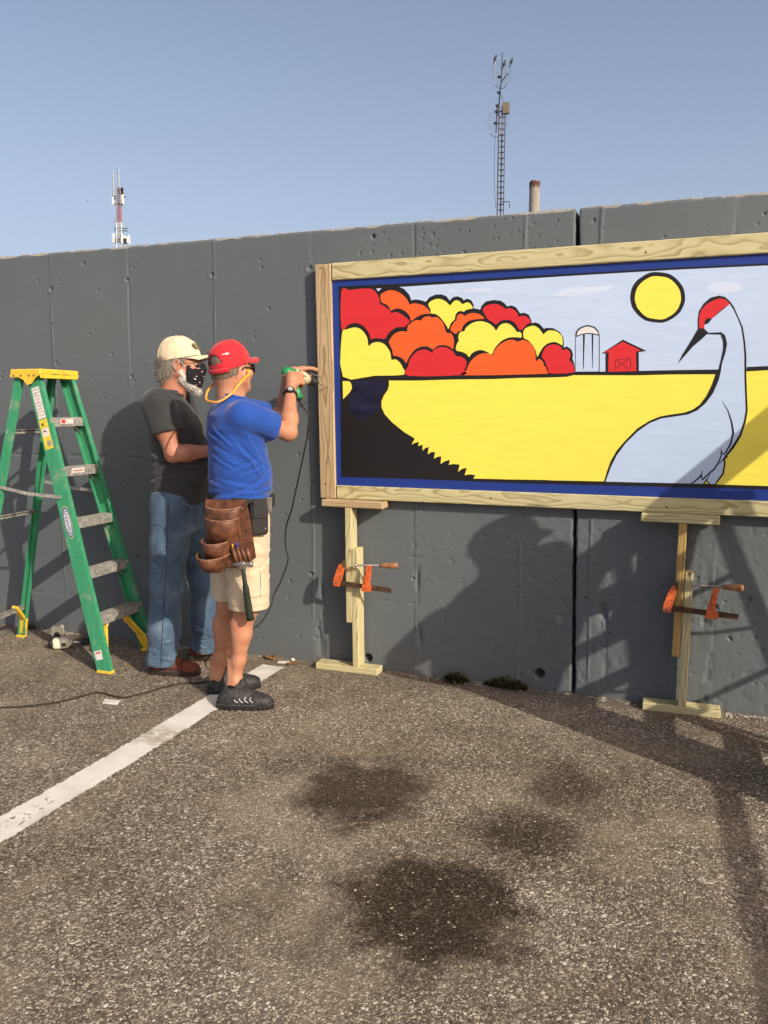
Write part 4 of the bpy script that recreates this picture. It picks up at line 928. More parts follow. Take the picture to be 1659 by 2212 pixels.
MAT['khaki'] = cloth('cream_cotton', (.56, .455, .315), 700, .06, .85, .3); MAT['redcap'] = cloth('red_cotton', (.47, .018, .028), 800, .1, .75); MAT['creamcap'] = cloth('cream_cap_cotton', (.66, .55, .37), 800, .07, .8)
def denim():
    M = MT('faded_denim', .85, .2); p = M.obj(); n = M.noise(p, 7, 5, .62); tw = M.noise(M.scale(p, (900, 900, 60)), 1, 2)
    c = M.ramp(n, [(.28, (.036, .066, .115)), (.52, (.075, .125, .19)), (.74, (.17, .24, .31))]); c = M.mix(M.mr(tw, .35, .65, 0, .4), c, (.030, .05, .085)); M.color(c)
    M.bump(M.math('ADD', M.noise(p, 26, 4, .6), M.math('MULTIPLY', tw, .3)), .35, .005); M.b.inputs['Sheen Weight'].default_value = .15; return M.m
MAT['denim'] = denim(); MAT['seam'] = plain('seam_thread', (.13, .17, .22), .8, .2); MAT['seamd'] = plain('dark_stitching', (.035, .055, .085), .8, .2)
def hairm(name, a, b):
    M = MT(name, .65, .3); p = M.obj(); n = M.noise(M.scale(p, (170, 170, 26)), 1, 4, .6); M.color(M.ramp(n, [(.3, a), (.7, b)])); M.bump(n, .9, .006); return M.m
MAT['hair_g'] = hairm('grey_hair', (.085, .070, .055), (.33, .29, .24)); MAT['hair_b'] = hairm('cropped_hair', (.07, .048, .034), (.24, .185, .14)); MAT['beard'] = hairm('white_beard', (.50, .46, .40), (.80, .77, .70))
MAT['black'] = plain('black_rubber', (.014, .014, .014), .55, .4); MAT['blk_gloss'] = plain('dark_lens', (.008, .008, .009), .12, .6, 0, .05)
MAT['leather'] = plain('brown_leather', (.105, .040, .019), .52, .4, 0, .28, 26, .3); MAT['leather_e'] = plain('worn_leather_edge', (.24, .115, .065), .6, .35, 0, .2, 60)
MAT['shoe_br'] = plain('red_brown_suede', (.115, .034, .018), .7, .25, 0, .22, 40, .3); MAT['sole_d'] = plain('dark_sole', (.035, .026, .02), .8, .2, 0, .25, 50, .3)
MAT['shoe_bk'] = plain('black_shoe', (.028, .028, .028), .6, .35, 0, .3, 50, .35); MAT['silver'] = plain('silver_trim', (.36, .37, .36), .4, .5, .3); MAT['lace'] = plain('shoe_lace', (.05, .05, .05), .7, .2)
MAT['trim'] = plain('grey_shoe_trim', (.060, .058, .056), .6, .3, 0, .25, 70); MAT['sock'] = plain('black_sock', (.010, .010, .010), .9, .1); MAT['web'] = plain('black_webbing', (.022, .021, .02), .7, .3, 0, .25, 80, .3)
MAT['eye'] = plain('eye_white', (.62, .58, .54), .25, .5, 0, .05); MAT['iris'] = plain('dark_iris', (.03, .04, .05), .15, .5)
MAT['ear_or'] = plain('orange_ear_band', (.85, .36, .035), .4, .5, 0, .08); MAT['gold'] = plain('glasses_wire', (.30, .18, .08), .35, .5, .8)
def maskm():
    M = MT('patterned_mask_cloth', .8, .2); p = M.attr('gc')
    v = M.n('TexVoronoi', i_Vector=M.scale(p, (46, 46, 66)), i_Scale=1.0, i_Randomness=1.0); r = M.n('SeparateColor', i_Color=v.outputs['Color'])
    f = M.math('MULTIPLY', M.mr(M.math('ADD', v.outputs['Distance'], M.math('MULTIPLY', M.noise(p, 240, 2), .2)), .30, .34, 1, 0), M.mr(r.outputs[1], .40, .43))
    c = M.ramp(r.outputs[0], [(0, (.55, .20, .22)), (.4, (.62, .30, .32)), (.6, (.60, .58, .58)), (.85, (.55, .52, .52)), (1, (.5, .12, .16))]); M.color(M.mix(f, (.010, .010, .014), c)); return M.m
MAT['mask'] = maskm()
# ---- head, cap, hair, hands, shoes
def add_head(s, o, fr, chin_beard=False):
    L = lambda *q: loc(o, fr, q); f, r, u = fr; ax = (r, f, u)
    s.ell(L(0, -.014, .042), ax, (.076, .099, .086), .02); s.ell(L(0, .040, -.025), ax, (.063, .062, .086), .03)
    s.ell(L(0, -.03, -.02), ax, (.066, .072, .07), .03)
    for e in (-1, 1):
        s.cone(L(e * .056, .005, -.055), L(e * .026, .066, -.094), .022, .020, .025); s.ell(L(e * .043, .068, -.022), ax, (.026, .024, .022), .02)
        s.cone(L(e * .012, .094, .020), L(e * .042, .080, .021), .012, .010, .012)
        s.ell(L(e * .032, .101, -.001), ax, (.018, .016, .012), .010, 's')
        c = L(e * .077, -.008, -.010); ex = nrm(r * e + f * -.35)
        s.ell(c, (ex, np.cross(u, ex), u), (.0085, .020, .033), .006); s.ell(c + ex * .008 + f * .004, (ex, np.cross(u, ex), u), (.006, .010, .018), .004, 's'); s.ell(c - u * .026 + f * .003, ax, (.007, .010, .011), .006)
    s.cone(L(0, .062, -.094), L(0, .080, -.098), .026, .020, .02)
    s.cone(L(0, .094, .012), L(0, .116, -.030), .009, .013, .012)
    for e in (-1, 1): s.ell(L(e * .012, .106, -.034), ax, (.009, .011, .008), .008)
    s.cone(L(-.018, .090, -.060), L(.018, .090, -.060), .009, .009, .008); s.cone(L(-.015, .088, -.072), L(.015, .088, -.072), .009, .009, .008)
    s.cone(L(-.02, .096, -.0665), L(.02, .096, -.0665), .0025, .0025, .004, 's')
def cap_obj(o, fr, mat, person, tilt, back_open, bill_len=.078, drop=0., sc=1.0):
    f0, r0, u0 = fr; t = rad(tilt); f = f0 * math.cos(t) + u0 * math.sin(t); u = u0 * math.cos(t) - f0 * math.sin(t); r = r0
    c = loc(o, fr, (0, -.012, .036 + drop)); V = []; Fc = []; nt, npx = 96, 26
    for j in range(npx + 1):
        ph = (j / npx) ** .9 * math.pi * .5
        for i in range(nt):
            th = 2 * math.pi * i / nt; sea = 1 - .010 * math.exp(-((((th / (math.pi / 3)) % 1) - .5) / .5 * 3 + 0) ** 2 * 0) 
            k6 = abs(((th / (math.pi / 3) + .5) % 1) - .5); seam = -.0016 * math.exp(-(k6 / .045) ** 2)
            rr = math.cos(ph) ** .80; a = (.0835 * sc + seam) * rr; b = (.107 * sc + seam) * rr
            hgt = (.098 * sc) * math.sin(ph) ** 1.08 + .004 * math.sin(3 * th + 5 * ph) * math.cos(ph)
            wob = 1 + .045 * (float(fbm(np.float64(math.cos(th) * 3), np.float64(math.sin(th) * 3), np.float64(ph * 4 + tilt), 3)) - .45) * 2
            low = -.012 - .014 * max(0, -math.cos(th)) if j == 0 else 0
            V.append(c + r * a * math.sin(th) * wob + f * b * math.cos(th) * wob + u * (hgt + (low if j == 0 else 0)))
    def hole(i, j):
        th = (2 * math.pi * (i + .5) / nt); d = abs(((th - math.pi + math.pi) % (2 * math.pi)) - math.pi); return back_open and ((d / .50) ** 2 + ((j + .5 - 1.9) / 7.4) ** 2 < 1) and j >= 2
    for j in range(npx):
        for i in range(nt):
            if hole(i, j): continue
            Fc.append((j * nt + i, j * nt + (i + 1) % nt, (j + 1) * nt + (i + 1) % nt, (j + 1) * nt + i))
    CV = np.array(V); cp = mesh('cap', V, Fc, mat, person, smooth=True)
    for k in range(6):
        i = k * 16 + 8; pts = [CV[j * nt + i] + nrm(CV[j * nt + i] - c) * .0010 for j in range(0 if not (back_open and k in (2, 3)) else 10, npx)]
        mesh('cap_seam', *tubev(pts, .0013, 5), mat, cp, smooth=True)
    # bill
    V = []; Fc = []; nu, nv = 22, 10
    for j in range(nv + 1):
        v = j / nv
        for i in range(nu + 1):
            w = (i / nu * 2 - 1); th = w * 1.12
            ix, iy = math.sin(th) * .083 * sc, math.cos(th) * .106 * sc
            ox, oy = w * .074, .106 + bill_len * (1 - abs(w) ** 2.6 * .86) * sc
            x_, y_ = ix + (ox - ix) * v, iy + (oy - iy) * v
            V.append(c + r * x_ + f * y_ + u * (-.012 + .004 - 3.0 * x_ * x_ * (.5 + .9 * v) * .9 - .006 * v * v))
    for j in range(nv):
        for i in range(nu): a = j * (nu + 1) + i; Fc.append((a, a + 1, a + nu + 2, a + nu + 1))
    bl = mesh('cap_bill', V, Fc, mat, cp, smooth=True); md = bl.modifiers.new('card', 'SOLIDIFY'); md.thickness = .0045
    cp['bill'] = bl.name
    bt = loc(c, (f, r, u), (0, 0, .099 * sc)); mesh('cap_button', *lathev(bt - u * .004, u, [(0, .008), (.004, .008), (.007, .004)], 10), mat, cp, smooth=True)
    if back_open:
        pts = [c + r * math.sin(th) * .0845 * sc + f * math.cos(th) * .108 * sc + u * (-.022) for th in np.linspace(math.pi - .75, math.pi + .75, 14)]
        mesh('cap_strap', *tubev(pts, .011, 8, (np.array(f), .35)), mat, cp, smooth=True)
    return c, (f, r, u), cp
def finger(s, pts, rs, k=.006): s.chain(pts, rs, k)
def shoe(person, heel, azdeg, L, mat, msole, sport=False, s_=1.0):
    f, r, u = frame(azdeg); o = np.asarray(heel, float); W = .048 * s_
    S = SDF(.004); P = lambda x, y, z: loc(o, (f, r, u), (x, y, z))
    S.stack(o, r, f, u, [(.0, 0, L * .47, W * .95, L * .47), (.012, 0, L * .47, W, L * .485), (.026, 0, L * .47, W * .98, L * .48), (.030, 0, L * .47, W * .93, L * .47)], .008, n=2.7)
    so_ = mesh('shoe_sole', *S.build(), msole, person, smooth=True)
    se = lambda v, k: math.copysign(abs(v) ** k, v)
    mesh('sole_trim', *tubev(catmull([P(W * 1.0 * se(math.sin(t), .76), L * .47 + L * .487 * se(math.cos(t), .76), .026) for t in np.linspace(0, 2 * math.pi, 33)[:-1]], 2, True), .0032, 6), MAT['trim'], so_, smooth=True)
    lug = [bxv(P(W * .93 * se(math.sin(t), .76), L * .47 + L * .462 * se(math.cos(t), .76), .007), (nrm(r * math.cos(t) - f * math.sin(t)), nrm(r * math.sin(t) + f * math.cos(t)), u), (.007, .010, .007), .002) for t in np.linspace(0, 2 * math.pi, 30)[:-1]]
    mesh('sole_lugs', *join(lug), msole, so_)['kind'] = 'stuff'
    S = SDF(.004)
    S.cone(P(0, .045, .050), P(0, .055, .075), .040, .038, .03); S.cone(P(0, .10, .052), P(0, L * .62, .040), .042, .040, .04)
    S.ell(P(.004, L * .74, .034), (r, f, u), (W * .93, L * .215, .036), .03); S.ell(P(0, L * .30, .034), (r, f, u), (W * .86, L * .28, .030), .03)
    S.cone(P(0, .10, .075), P(0, .135, .070), .032, .028, .03)
    S.half(P(0, 0, .022), -u, o - .4, o + .4)
    up = mesh('shoe_upper', *S.build(lambda V, N: .0016 * (fbm(V[:, 0] * 60, V[:, 1] * 60, V[:, 2] * 60, 3) - .45) * 2), mat, person, smooth=True)
    T = bvh(up)
    for pts in ([P(W, L * .70, .022), P(W * .9, L * .66, .05), P(.02, L * .64, .09), P(-.02, L * .64, .09), P(-W * .9, L * .66, .05), P(-W, L * .70, .022)], [P(W, L * .10, .03), P(W, L * .26, .062), P(W * .8, L * .36, .095)], [P(W, L * .30, .03), P(W, L * .40, .045), P(W, L * .60, .035)], [P(-W, L * .10, .03), P(-W, L * .26, .062), P(-W * .8, L * .36, .095)]): mesh('shoe_seam', *tubev(snap(T, catmull(pts, 8), .0008), .0019, 5), MAT['trim'] if sport else MAT['sole_d'], up, smooth=True)
    for i in range(5):
        y = L * (.36 + .065 * i); z = .098 - .0075 * i
        pts = [P(-.026, y, z - .012), P(-.012, y + .004, z), P(.012, y - .004, z), P(.026, y, z - .012)]
        mesh('shoe_lace', *tubev(catmull(pts, 4), .0028, 6), MAT['lace'], up, smooth=True)
    if sport:
        for i in range(4):
            y = L * (.36 + .085 * i)
            for e in (-1, 1): mesh('shoe_stripe', *tubev(catmull([P(e * .030, y, .084 - .006 * i), P(e * .046, y - .012, .055), P(e * .0485, y + .006, .040)], 4), .0030, 6), MAT['silver'], up, smooth=True)
        S = SDF(.004); S.cone(P(0, .105, .105), P(0, .125, .122), .030, .024, .02); mesh('shoe_tongue', *S.build(), mat, up, smooth=True)
    return up
# ================================================================= the man in the blue shirt
B0 = np.array([-2.09, 3.49, 0])
manB = empty('person', tuple(B0), 'man in red cap, blue T-shirt and cream shorts drilling into the sign frame', 'person')
fB = frame(40); f, r, u = fB
pel = np.array([-2.105, 3.49, 0]); shR = np.array([-2.015, 3.385, 1.430]); shL = np.array([-2.225, 3.640, 1.455])
neckB = np.array([-2.136, 3.480, 1.50]); headB = np.array([-2.136, 3.498, 1.652]); fh = frame(80, 2, 3)
DT = np.array([-1.945, 4.10, 1.593]); DR = at(613, 802, 3.80); dax = nrm(DT - DR)
hup = nrm(UP - dax * np.dot(UP, dax)); hs = nrm(np.cross(dax, hup))
Ht = at(631, 812, 3.835); Hb = at(647, 861, 3.80)
wrR = at(627, 846, 3.775); elR = at(623, 934, 3.60); wrL = at(622, 808, 3.95); elL = ik(shL, wrL, .285, .255, (.25, -.2, -1))
hipR, hipL = at(525, 1120, 3.43), at(500, 1115, 3.57)
knR, knL = at(531, 1316, 3.43), at(492, 1312, 3.565); anR, anL = at(508, 1470, 3.42), at(470, 1462, 3.56)
S = SDF(.0052)
add_head(S, headB, fh)
S.cone(neckB - UP * .05, loc(headB, fh, (0, -.030, -.045)), .064, .058, .03); S.cone(neckB - UP * .03 + f * .02, loc(headB, fh, (0, .02, -.085)), .048, .038, .03)
S.cone(neckB - UP * .055, shR, .062, .058, .04); S.cone(neckB - UP * .055, shL, .062, .058, .04)
S.stack(pel, r, f, u, [(.86, 0, 0, .145, .105), (1.0, 0, .0, .145, .11), (1.2, 0, .0, .14, .11), (1.36, 0, -.015, .15, .09), (1.44, 0, -.02, .12, .065)], .03)
def arm(S, sh, el, wr, mx=.049):
    m1 = sh + (el - sh) * .5; m2 = el + (wr - el) * .32
    S.chain([sh, m1, el], [.056, mx, .040], .03); S.chain([el, m2, wr], [.040, .043, .027], .025)
arm(S, shR, elR, wrR, .050); arm(S, shL, elL, wrL, .048)
def leg(S, hip, kn, an, side, fr=fB):
    ff = fr[0]
    S.chain([hip, hip + (kn - hip) * .5, kn], [.085, .072, .056], .03); c1 = kn + (an - kn) * .34
    S.chain([kn, c1, kn + (an - kn) * .7, an], [.050, .044, .033, .030], .03); S.ell(kn + ff * .020, (fr[1], ff, UP), (.038, .033, .046), .022)
    S.cone(c1 - ff * .020 + UP * .05, c1 - ff * .014 - UP * .06, .040, .030, .03); S.cone(an - ff * .026 + UP * .10, an - ff * .030 - UP * .03, .012, .011, .02)
    for e in (-1, 1): S.ell(an + fr[1] * e * .027 + UP * .004, (fr[1], ff, UP), (.012, .014, .016), .014)
leg(S, hipR, knR, anR, 1); leg(S, hipL, knL, anL, -1)
heelR, azR = np.array([-2.185, 3.375, 0]), 20; heelL, azL = np.array([-2.335, 3.525, 0]), 46
for hl, a_, an in ((heelR, azR, anR), (heelL, azL, anL)):
    ff = frame(a_)[0]; S.cone(an, hl + ff * .07 + UP * .055, .034, .034, .02); S.cone(hl + ff * .06 + UP * .05, hl + ff * .20 + UP * .035, .030, .026, .02)
# right hand round the drill's pistol grip
ha = nrm(Hb - Ht); pf = nrm(dax - ha * np.dot(dax, ha)); ps = nrm(np.cross(pf, -ha))
if np.dot(ps, [1, 0, 0]) < 0: ps = -ps
HC = Ht + ha * .030
S.cone(wrR, HC - pf * .030 + ps * .010, .027, .031, .015); S.cone(HC - pf * .026 + ps * .014 - ha * .018, HC - pf * .020 + ps * .018 + ha * .030, .024, .022, .012)
for i in range(4):
    b = Ht + ha * (.004 + .0195 * i); rr = [.0105, .0108, .0102, .009][i]
    if i == 0: finger(S, [b - pf * .004 + ps * .036, b + pf * .032 + ps * .037, b + pf * .054 + ps * .022, b + pf * .058 - ps * .004], [rr + .002, rr, rr * .95, rr * .85])
    else: finger(S, [b - pf * .012 + ps * .036, b + pf * .020 + ps * .036, b + pf * .036 + ps * .014, b + pf * .028 - ps * .014], [rr + .002, rr, rr * .95, rr * .85])
finger(S, [HC - pf * .034 - ha * .012, Ht - pf * .028 - ps * .026 - ha * .004, Ht - pf * .002 - ps * .033 - ha * .012, Ht + pf * .020 - ps * .030 - ha * .012], [.019, .0135, .0115, .0095])
# left hand steadying the drill near the frame
t0 = at(677, 797, 4.06); hd = nrm(t0 - wrL); hn = nrm(UP - hd * UP.dot(hd)); hw = nrm(np.cross(hd, hn))
PL = wrL + hd * .050 + hn * .012
S.cone(wrL, wrL + hd * .03 + hn * .01, .027, .026, .012)
S.cone(wrL + hd * .03 + hw * .014 + hn * .010, wrL + hd * .085 + hw * .022 + hn * .013, .019, .0155, .01); S.cone(wrL + hd * .03 - hw * .014 + hn * .010, wrL + hd * .082 - hw * .022 + hn * .011, .019, .0150, .01)
for i, (off, ln, dr) in enumerate([(-.030, .060, .020), (-.011, .078, .016), (.009, .084, .014), (.028, .074, .016)]):
    k0 = wrL + hd * (.083 - abs(off) * .15) + hw * off + hn * .012; rr = (.0085, .0095, .010, .0098)[i]
    k1 = k0 + hd * ln * .45 - hn * dr * .15; k2 = k1 + hd * ln * .32 - hn * dr * .5; k3 = k2 + hd * ln * .24 - hn * dr * .75
    finger(S, [k0, k1, k2, k3], [rr + .001, rr, rr * .93, rr * .8])
tb = wrL + hd * .030 + hw * .030; finger(S, [tb - hw * .008, tb + hd * .028 + hw * .014 - hn * .020, tb + hd * .060 + hw * .012 - hn * .032, tb + hd * .080 + hw * .006 - hn * .034], [.015, .0125, .011, .009])
mesh('body', *S.build(), MAT['skin'], manB, smooth=True)
# blue T-shirt
S = SDF(.0055)
S.stack(pel, r, f, u, [(1.030, 0, .002, .174, .142), (1.06, 0, .004, .170, .144), (1.10, 0, .008, .168, .150), (1.18, 0, .006, .166, .150), (1.28, 0, -.006, .168, .136), (1.37, 0, -.026, .180, .120), (1.43, -.008, -.030, .174, .108), (1.475, -.012, -.032, .130, .084), (1.505, -.012, -.026, .082, .068), (1.525, -.012, -.018, .066, .060)], .03, n=2.3)
def sl(sh, el, cut, r1, r2): S.sleeve(sh, sh + (el - sh) * cut, r1, r2, .022)
sl(shR - UP * .004, elR, .66, .080, .078); sl(shL - UP * .004, elL, .66, .080, .072)
def dB(V, N):
    a = folds(V, nrm(r * .3 + UP * -.5 + f * .7), 13, .0040, 1.) * np.clip((V[:, 2] - 1.18) * 6, .25, 1); b = folds(V, nrm(f + r * .2 - UP * .22), 17, .0055, 5.) * np.clip((1.24 - V[:, 2]) * 7, 0, 1)
    c = crease_field(V, pel, r, f, CB); return a * .5 + b * .6 + c
CB = random_creases(16, (-2.6, .9), (1.03, 1.16), .12, (.10, .24), (.006, .011), (.004, .0075), 3) + random_creases(9, (-.3, .9), (1.22, 1.36), -.75, (.10, .20), (.007, .011), (.004, .008), 5) + random_creases(7, (-2.3, -.6), (1.2, 1.42), -.55, (.10, .2), (.008, .013), (.003, .006), 6)
shirtB = mesh('t_shirt', *S.build(dB, 2), MAT['tee_blue'], manB, smooth=True)
T = bvh(shirtB)
for sh_, el_, ct in ((shR, elR, .66), (shL, elL, .66)): mesh('sleeve_hem', *tubev(ring_on(T, sh_ + (el_ - sh_) * (ct - .075), el_ - sh_, .1, -.0002), .0016, 5), MAT['tee_blue'], shirtB)
mesh('collar', *tubev(catmull([loc(pel, fB, (math.sin(t) * .070 - .012, math.cos(t) * .064 - .016 , 1.522 - .014 * math.cos(t))) for t in np.linspace(0, 2 * math.pi, 15)[:-1]], 3, True), .0075, 8), MAT['tee_blue'], shirtB, smooth=True)
# cream cargo shorts
S = SDF(.0055)
S.stack(pel, r, f, u, [(.80, 0, .0, .165, .120), (.90, 0, .0, .172, .128), (1.0, 0, .004, .170, .134), (1.055, 0, .002, .168, .136)], .04, n=2.3)
hemR, hemL = knR + (hipR - knR) * .035, knL + (hipL - knL) * .10
S.sleeve(hipR - UP * .02 + f * .01, hemR + f * .018 - UP * .012, .108, .100, .05); S.sleeve(hipL - UP * .02, hemL + f * .004, .106, .092, .05)
S.sleeve(hemR - UP * .05, hemR + UP * .02 - UP * .03, .074, .074, .004, 's') if False else None
def dS(V, N): return folds(V, nrm(UP + f * .15), 15, .0042, 3.) + folds(V, nrm(r + f), 14, .0030, 9.) * np.clip((.75 - V[:, 2]) * 5, 0, 1)
CS = random_creases(12, (-2.2, 1.2), (.56, .70), .1, (.08, .16), (.007, .012), (.003, .006), 31) + random_creases(9, (-2.2, 1.2), (.75, .95), -.5, (.08, .18), (.008, .013), (.003, .006), 33)
shorts = mesh('shorts', *S.build(lambda V, N: dS(V, N) * .6 + crease_field(V, pel, r, f, CS), 2), MAT['khaki'], manB, smooth=True)
# cargo pocket with flap on the near thigh
T = bvh(shorts); c = (hipR * .40 + hemR * .60); lx = nrm(hemR - hipR); pr_ = nrm(r * .93 + f * .36); pw = nrm(np.cross(lx, pr_)); pw = pw if np.dot(pw, f) > 0 else -pw
cc = c + pr_ * .09 + pw * .012
mesh('cargo_pocket', *patchv(T, cc + lx * .02, pw, -lx, .125, .17, .008), MAT['khaki'], shorts, smooth=False)
mesh('pocket_flap', *patchv(T, cc - lx * .070, pw, -lx, .135, .055, .013), MAT['khaki'], shorts)
mesh('pocket_pleat', *tubev(snap(T, [cc + lx * (.10 - .02 * k) + pw * .004 for k in range(9)], .009), .0016, 5), MAT['seam'], shorts)
mesh('hem_stitch', *tubev(snap(T, [hemR - lx * .018 + (r * math.cos(t) + f * math.sin(t)) * .1 for t in np.linspace(-1.2, 1.6, 24)], .0006), .0012, 5), plain('cream_thread', (.40, .32, .22), .8, .2), shorts)
for an, hl, a_ in ((anR, heelR, azR), (anL, heelL, azL)):
    S = SDF(.0045); ff = frame(a_)[0]; S.cone(an - UP * .012, hl + ff * .065 + UP * .055, .0385, .039, .02); mesh('sock', *S.build(), MAT['sock'], manB, smooth=True)
shoe(manB, heelR, azR, .292, MAT['shoe_bk'], MAT['black'], True); shoe(manB, heelL, azL, .290, MAT['shoe_bk'], MAT['black'], True)
cB, cfB, capB = cap_obj(headB, fh, MAT['redcap'], manB, 13, True, .076, -.002, 1.06)
MAT['white_thread'] = plain('white_thread', (.72, .70, .68), .7, .2)
ff, rr_, uu = cfB
q = cB + rr_ * .048 + ff * .150 + uu * (-.012 - .0055); d1 = nrm(ff * .75 - rr_ * .45)
tb2 = bpy.data.objects[capB['bill']]; q0 = cB + rr_ * .062 + ff * .132; d1 = nrm(ff * .80 - rr_ * .25)
tv = textv('Verizon', .015, q0 + uu * .01, d1, nrm(-rr_ * .9 - ff * .3), nrm(uu + rr_ * .4), .0016); T = bvh(tb2); mesh('cap_lettering', snap(T, tv[0], 0) + uu * .0030 + rr_ * .0015, tv[1], MAT['white_thread'], capB)
ba = nrm(-ff * .80 + rr_ * .60); bt_ = nrm(ff * .6 + rr_ * .80)
tv = textv('Verizon', .013, cB + ba * .112 - bt_ * .016 + uu * .060, bt_, nrm(uu - ba * .25), ba, .0016); T = bvh(capB); mesh('cap_lettering', snap(T, tv[0], 0) + ba * .0022, tv[1], MAT['white_thread'], capB)
# cropped hair under the cap, sunglasses, ear plug band
S = SDF(.0045); L = lambda *q: loc(headB, fh, q); ax = (fh[1], fh[0], fh[2])
S.ell(L(0, -.018, .036), ax, (.0795, .1005, .084), .02); S.ell(L(0, -.036, -.022), ax, (.0685, .0705, .064), .03); S.half(L(0, .038, 0), fh[0] - fh[2] * .15, headB - .3, headB + .3, .006)
for e in (-1, 1): S.ell(L(e * .085, -.004, -.012), ax, (.022, .030, .040), .010, 's')
HV, HF = S.build(lambda V, N: .0016 * (fbm(V[:, 0] * 170, V[:, 1] * 170, V[:, 2] * 90, 2) - .4))
ho_ = mesh('hair', HV, HF, MAT['hair_b'], manB, smooth=True); fur(ho_, 'hair_strands', HV, HF, MAT['hair_b'], 1500, .010, .0011, -UP * .8 - fh[0] * .3, 2, lambda P: P[:, 2] < headB[2] + .02)
g = [L(e, .104, .004) for e in (-.062, 0, .062)]
gl = mesh('sunglasses', *join([bxv(L(e * .036, .104 - .004, .000), (nrm(fh[1] - fh[0] * e * .25), fh[0], fh[2]), (.032, .004, .021), .003) for e in (-1, 1)] + [bxv(L(0, .109, .010), ax, (.012, .003, .004), .001)]), MAT['blk_gloss'], manB)
for e in (-1, 1): mesh('glasses_arm', *tubev(catmull([L(e * .066, .094, .006), L(e * .080, .040, .004), L(e * .083, -.004, .002), L(e * .080, -.02, -.010)], 5), .0038, 8), MAT['black'], gl, smooth=True)
for e in (1, -1): mesh('ear_plug', *lathev(L(e * .074, .012, -.014), fh[1] * e, [(0, .004), (.012, .009), (.020, .008), (.024, .003)], 12), MAT['ear_or'], manB, smooth=True)
mesh('ear_plug_band', *tubev(catmull([L(.095, .012, -.012), L(.097, .010, -.030), L(.092, -.015, -.046), L(.088, -.055, -.075), L(.078, -.105, -.118), L(.045, -.150, -.150), L(.0, -.158, -.150), L(-.05, -.140, -.135), L(-.082, -.085, -.09), L(-.092, -.01, -.045), L(-.095, .012, -.012)], 6), .0052, 8), MAT['ear_or'], manB, smooth=True)
# wrist watch
wa = nrm(wrR - elR); wc = wrR - wa * .020
u1 = nrm(np.cross(wa, [0, 0, 1.0]) if abs(wa[2]) < .9 else np.cross(wa, [0, 1.0, 0])); v1 = np.cross(wa, u1)
wb = mesh('wrist_watch', *join([(lambda pts: tubev(pts, .012, 8, None))([wc + (u1 * math.cos(t) + v1 * math.sin(t)) * .0265 for t in np.linspace(0, 2 * math.pi, 20)])]), MAT['black'], manB, smooth=True)
vd = nrm(np.array([0, 0, CAMH]) - wc); vd = nrm(vd - wa * np.dot(vd, wa)); fd = wc + vd * .036
mesh('watch_case', *lathev(fd - vd * .006, vd, [(0, .020), (.007, .021), (.011, .019)], 18), MAT['black'], wb); mesh('watch_dial', *lathev(fd + vd * .005, vd, [(0, .013), (.0012, .013)], 18), MAT['silver'], wb)
# ================================================================= the man in the cream cap
A0 = np.array([-2.68, 3.82, 0])
manA = empty('person', tuple(A0), 'man in cream cap, patterned face mask and dark grey T-shirt watching the drilling', 'person')
fA = frame(22); f, r, u = fA
pel = np.array([-2.695, 3.83, 0]); shR = np.array([-2.680, 3.655, 1.485]); shL = np.array([-2.790, 4.01, 1.49]); neckA = np.array([-2.735, 3.83, 1.545]); headA = np.array([-2.665, 3.845, 1.708]); fh = frame(24, -3, 0)
elR = at(374, 982, 3.66); wrR = np.array([-2.43, 3.80, 1.245]); elL = np.array([-2.76, 4.10, 1.21]); wrL = np.array([-2.53, 4.02, 1.22])
hipR, hipL = np.array([-2.675, 3.735, .95]), np.array([-2.715, 3.92, .95]); knR, knL = at(362, 1262, 3.72), at(443, 1255, 3.94); anR, anL = at(343, 1432, 3.70), at(438, 1400, 3.99)
S = SDF(.0052); add_head(S, headA, fh)
S.cone(neckA - UP * .05, loc(headA, fh, (0, -.030, -.045)), .066, .060, .03); S.cone(neckA - UP * .04 + f * .02, loc(headA, fh, (0, .02, -.085)), .052, .042, .03)
S.cone(neckA - UP * .075, shR - UP * .01, .052, .052, .04); S.cone(neckA - UP * .075, shL - UP * .01, .052, .052, .04)
S.stack(pel, r, f, u, [(.86, 0, 0, .15, .11), (1.0, 0, .0, .15, .12), (1.2, 0, .0, .145, .12), (1.40, 0, -.02, .15, .09), (1.48, 0, -.03, .12, .06)], .03)
arm(S, shR, elR, wrR, .053); arm(S, shL, elL, wrL, .050); leg(S, hipR, knR, anR, 1, fA); leg(S, hipL, knL, anL, -1, fA)
for wr, el, e in ((wrR, elR, 1), (wrL, elL, -1)):      # hands resting together in front of him
    d = nrm(wr - el); dn = nrm(np.cross(d, UP) * e); n_ = UP
    S.cone(wr, wr + d * .03, .027, .027, .012); S.cone(wr + d * .03 + n_ * .014, wr + d * .085 + n_ * .020, .020, .016, .01); S.cone(wr + d * .03 - n_ * .014, wr + d * .080 - n_ * .022, .020, .015, .01)
    for i in range(4):
        k0 = wr + d * .082 + n_ * (.028 - .019 * i); q = -dn * -1
        finger(S, [k0, k0 + d * .030 - dn * .012, k0 + d * .036 - dn * .036, k0 + d * .022 - dn * .048], [.0105, .0098, .009, .008])
    finger(S, [wr + d * .03 + n_ * .022, wr + d * .06 + n_ * .042 - dn * .012, wr + d * .09 + n_ * .046 - dn * .022], [.015, .012, .0095])
heelR, azR = gr(318, 1458) + frame(14)[1] * -.045, 14; heelL, azL = np.array([-2.77, 3.985, 0]), 28
for hl, a_, an in ((heelR, azR, anR), (heelL, azL, anL)):
    ff = frame(a_)[0]; S.cone(an, hl + ff * .07 + UP * .055, .034, .034, .02); S.cone(hl + ff * .06 + UP * .05, hl + ff * .20 + UP * .035, .030, .026, .02)
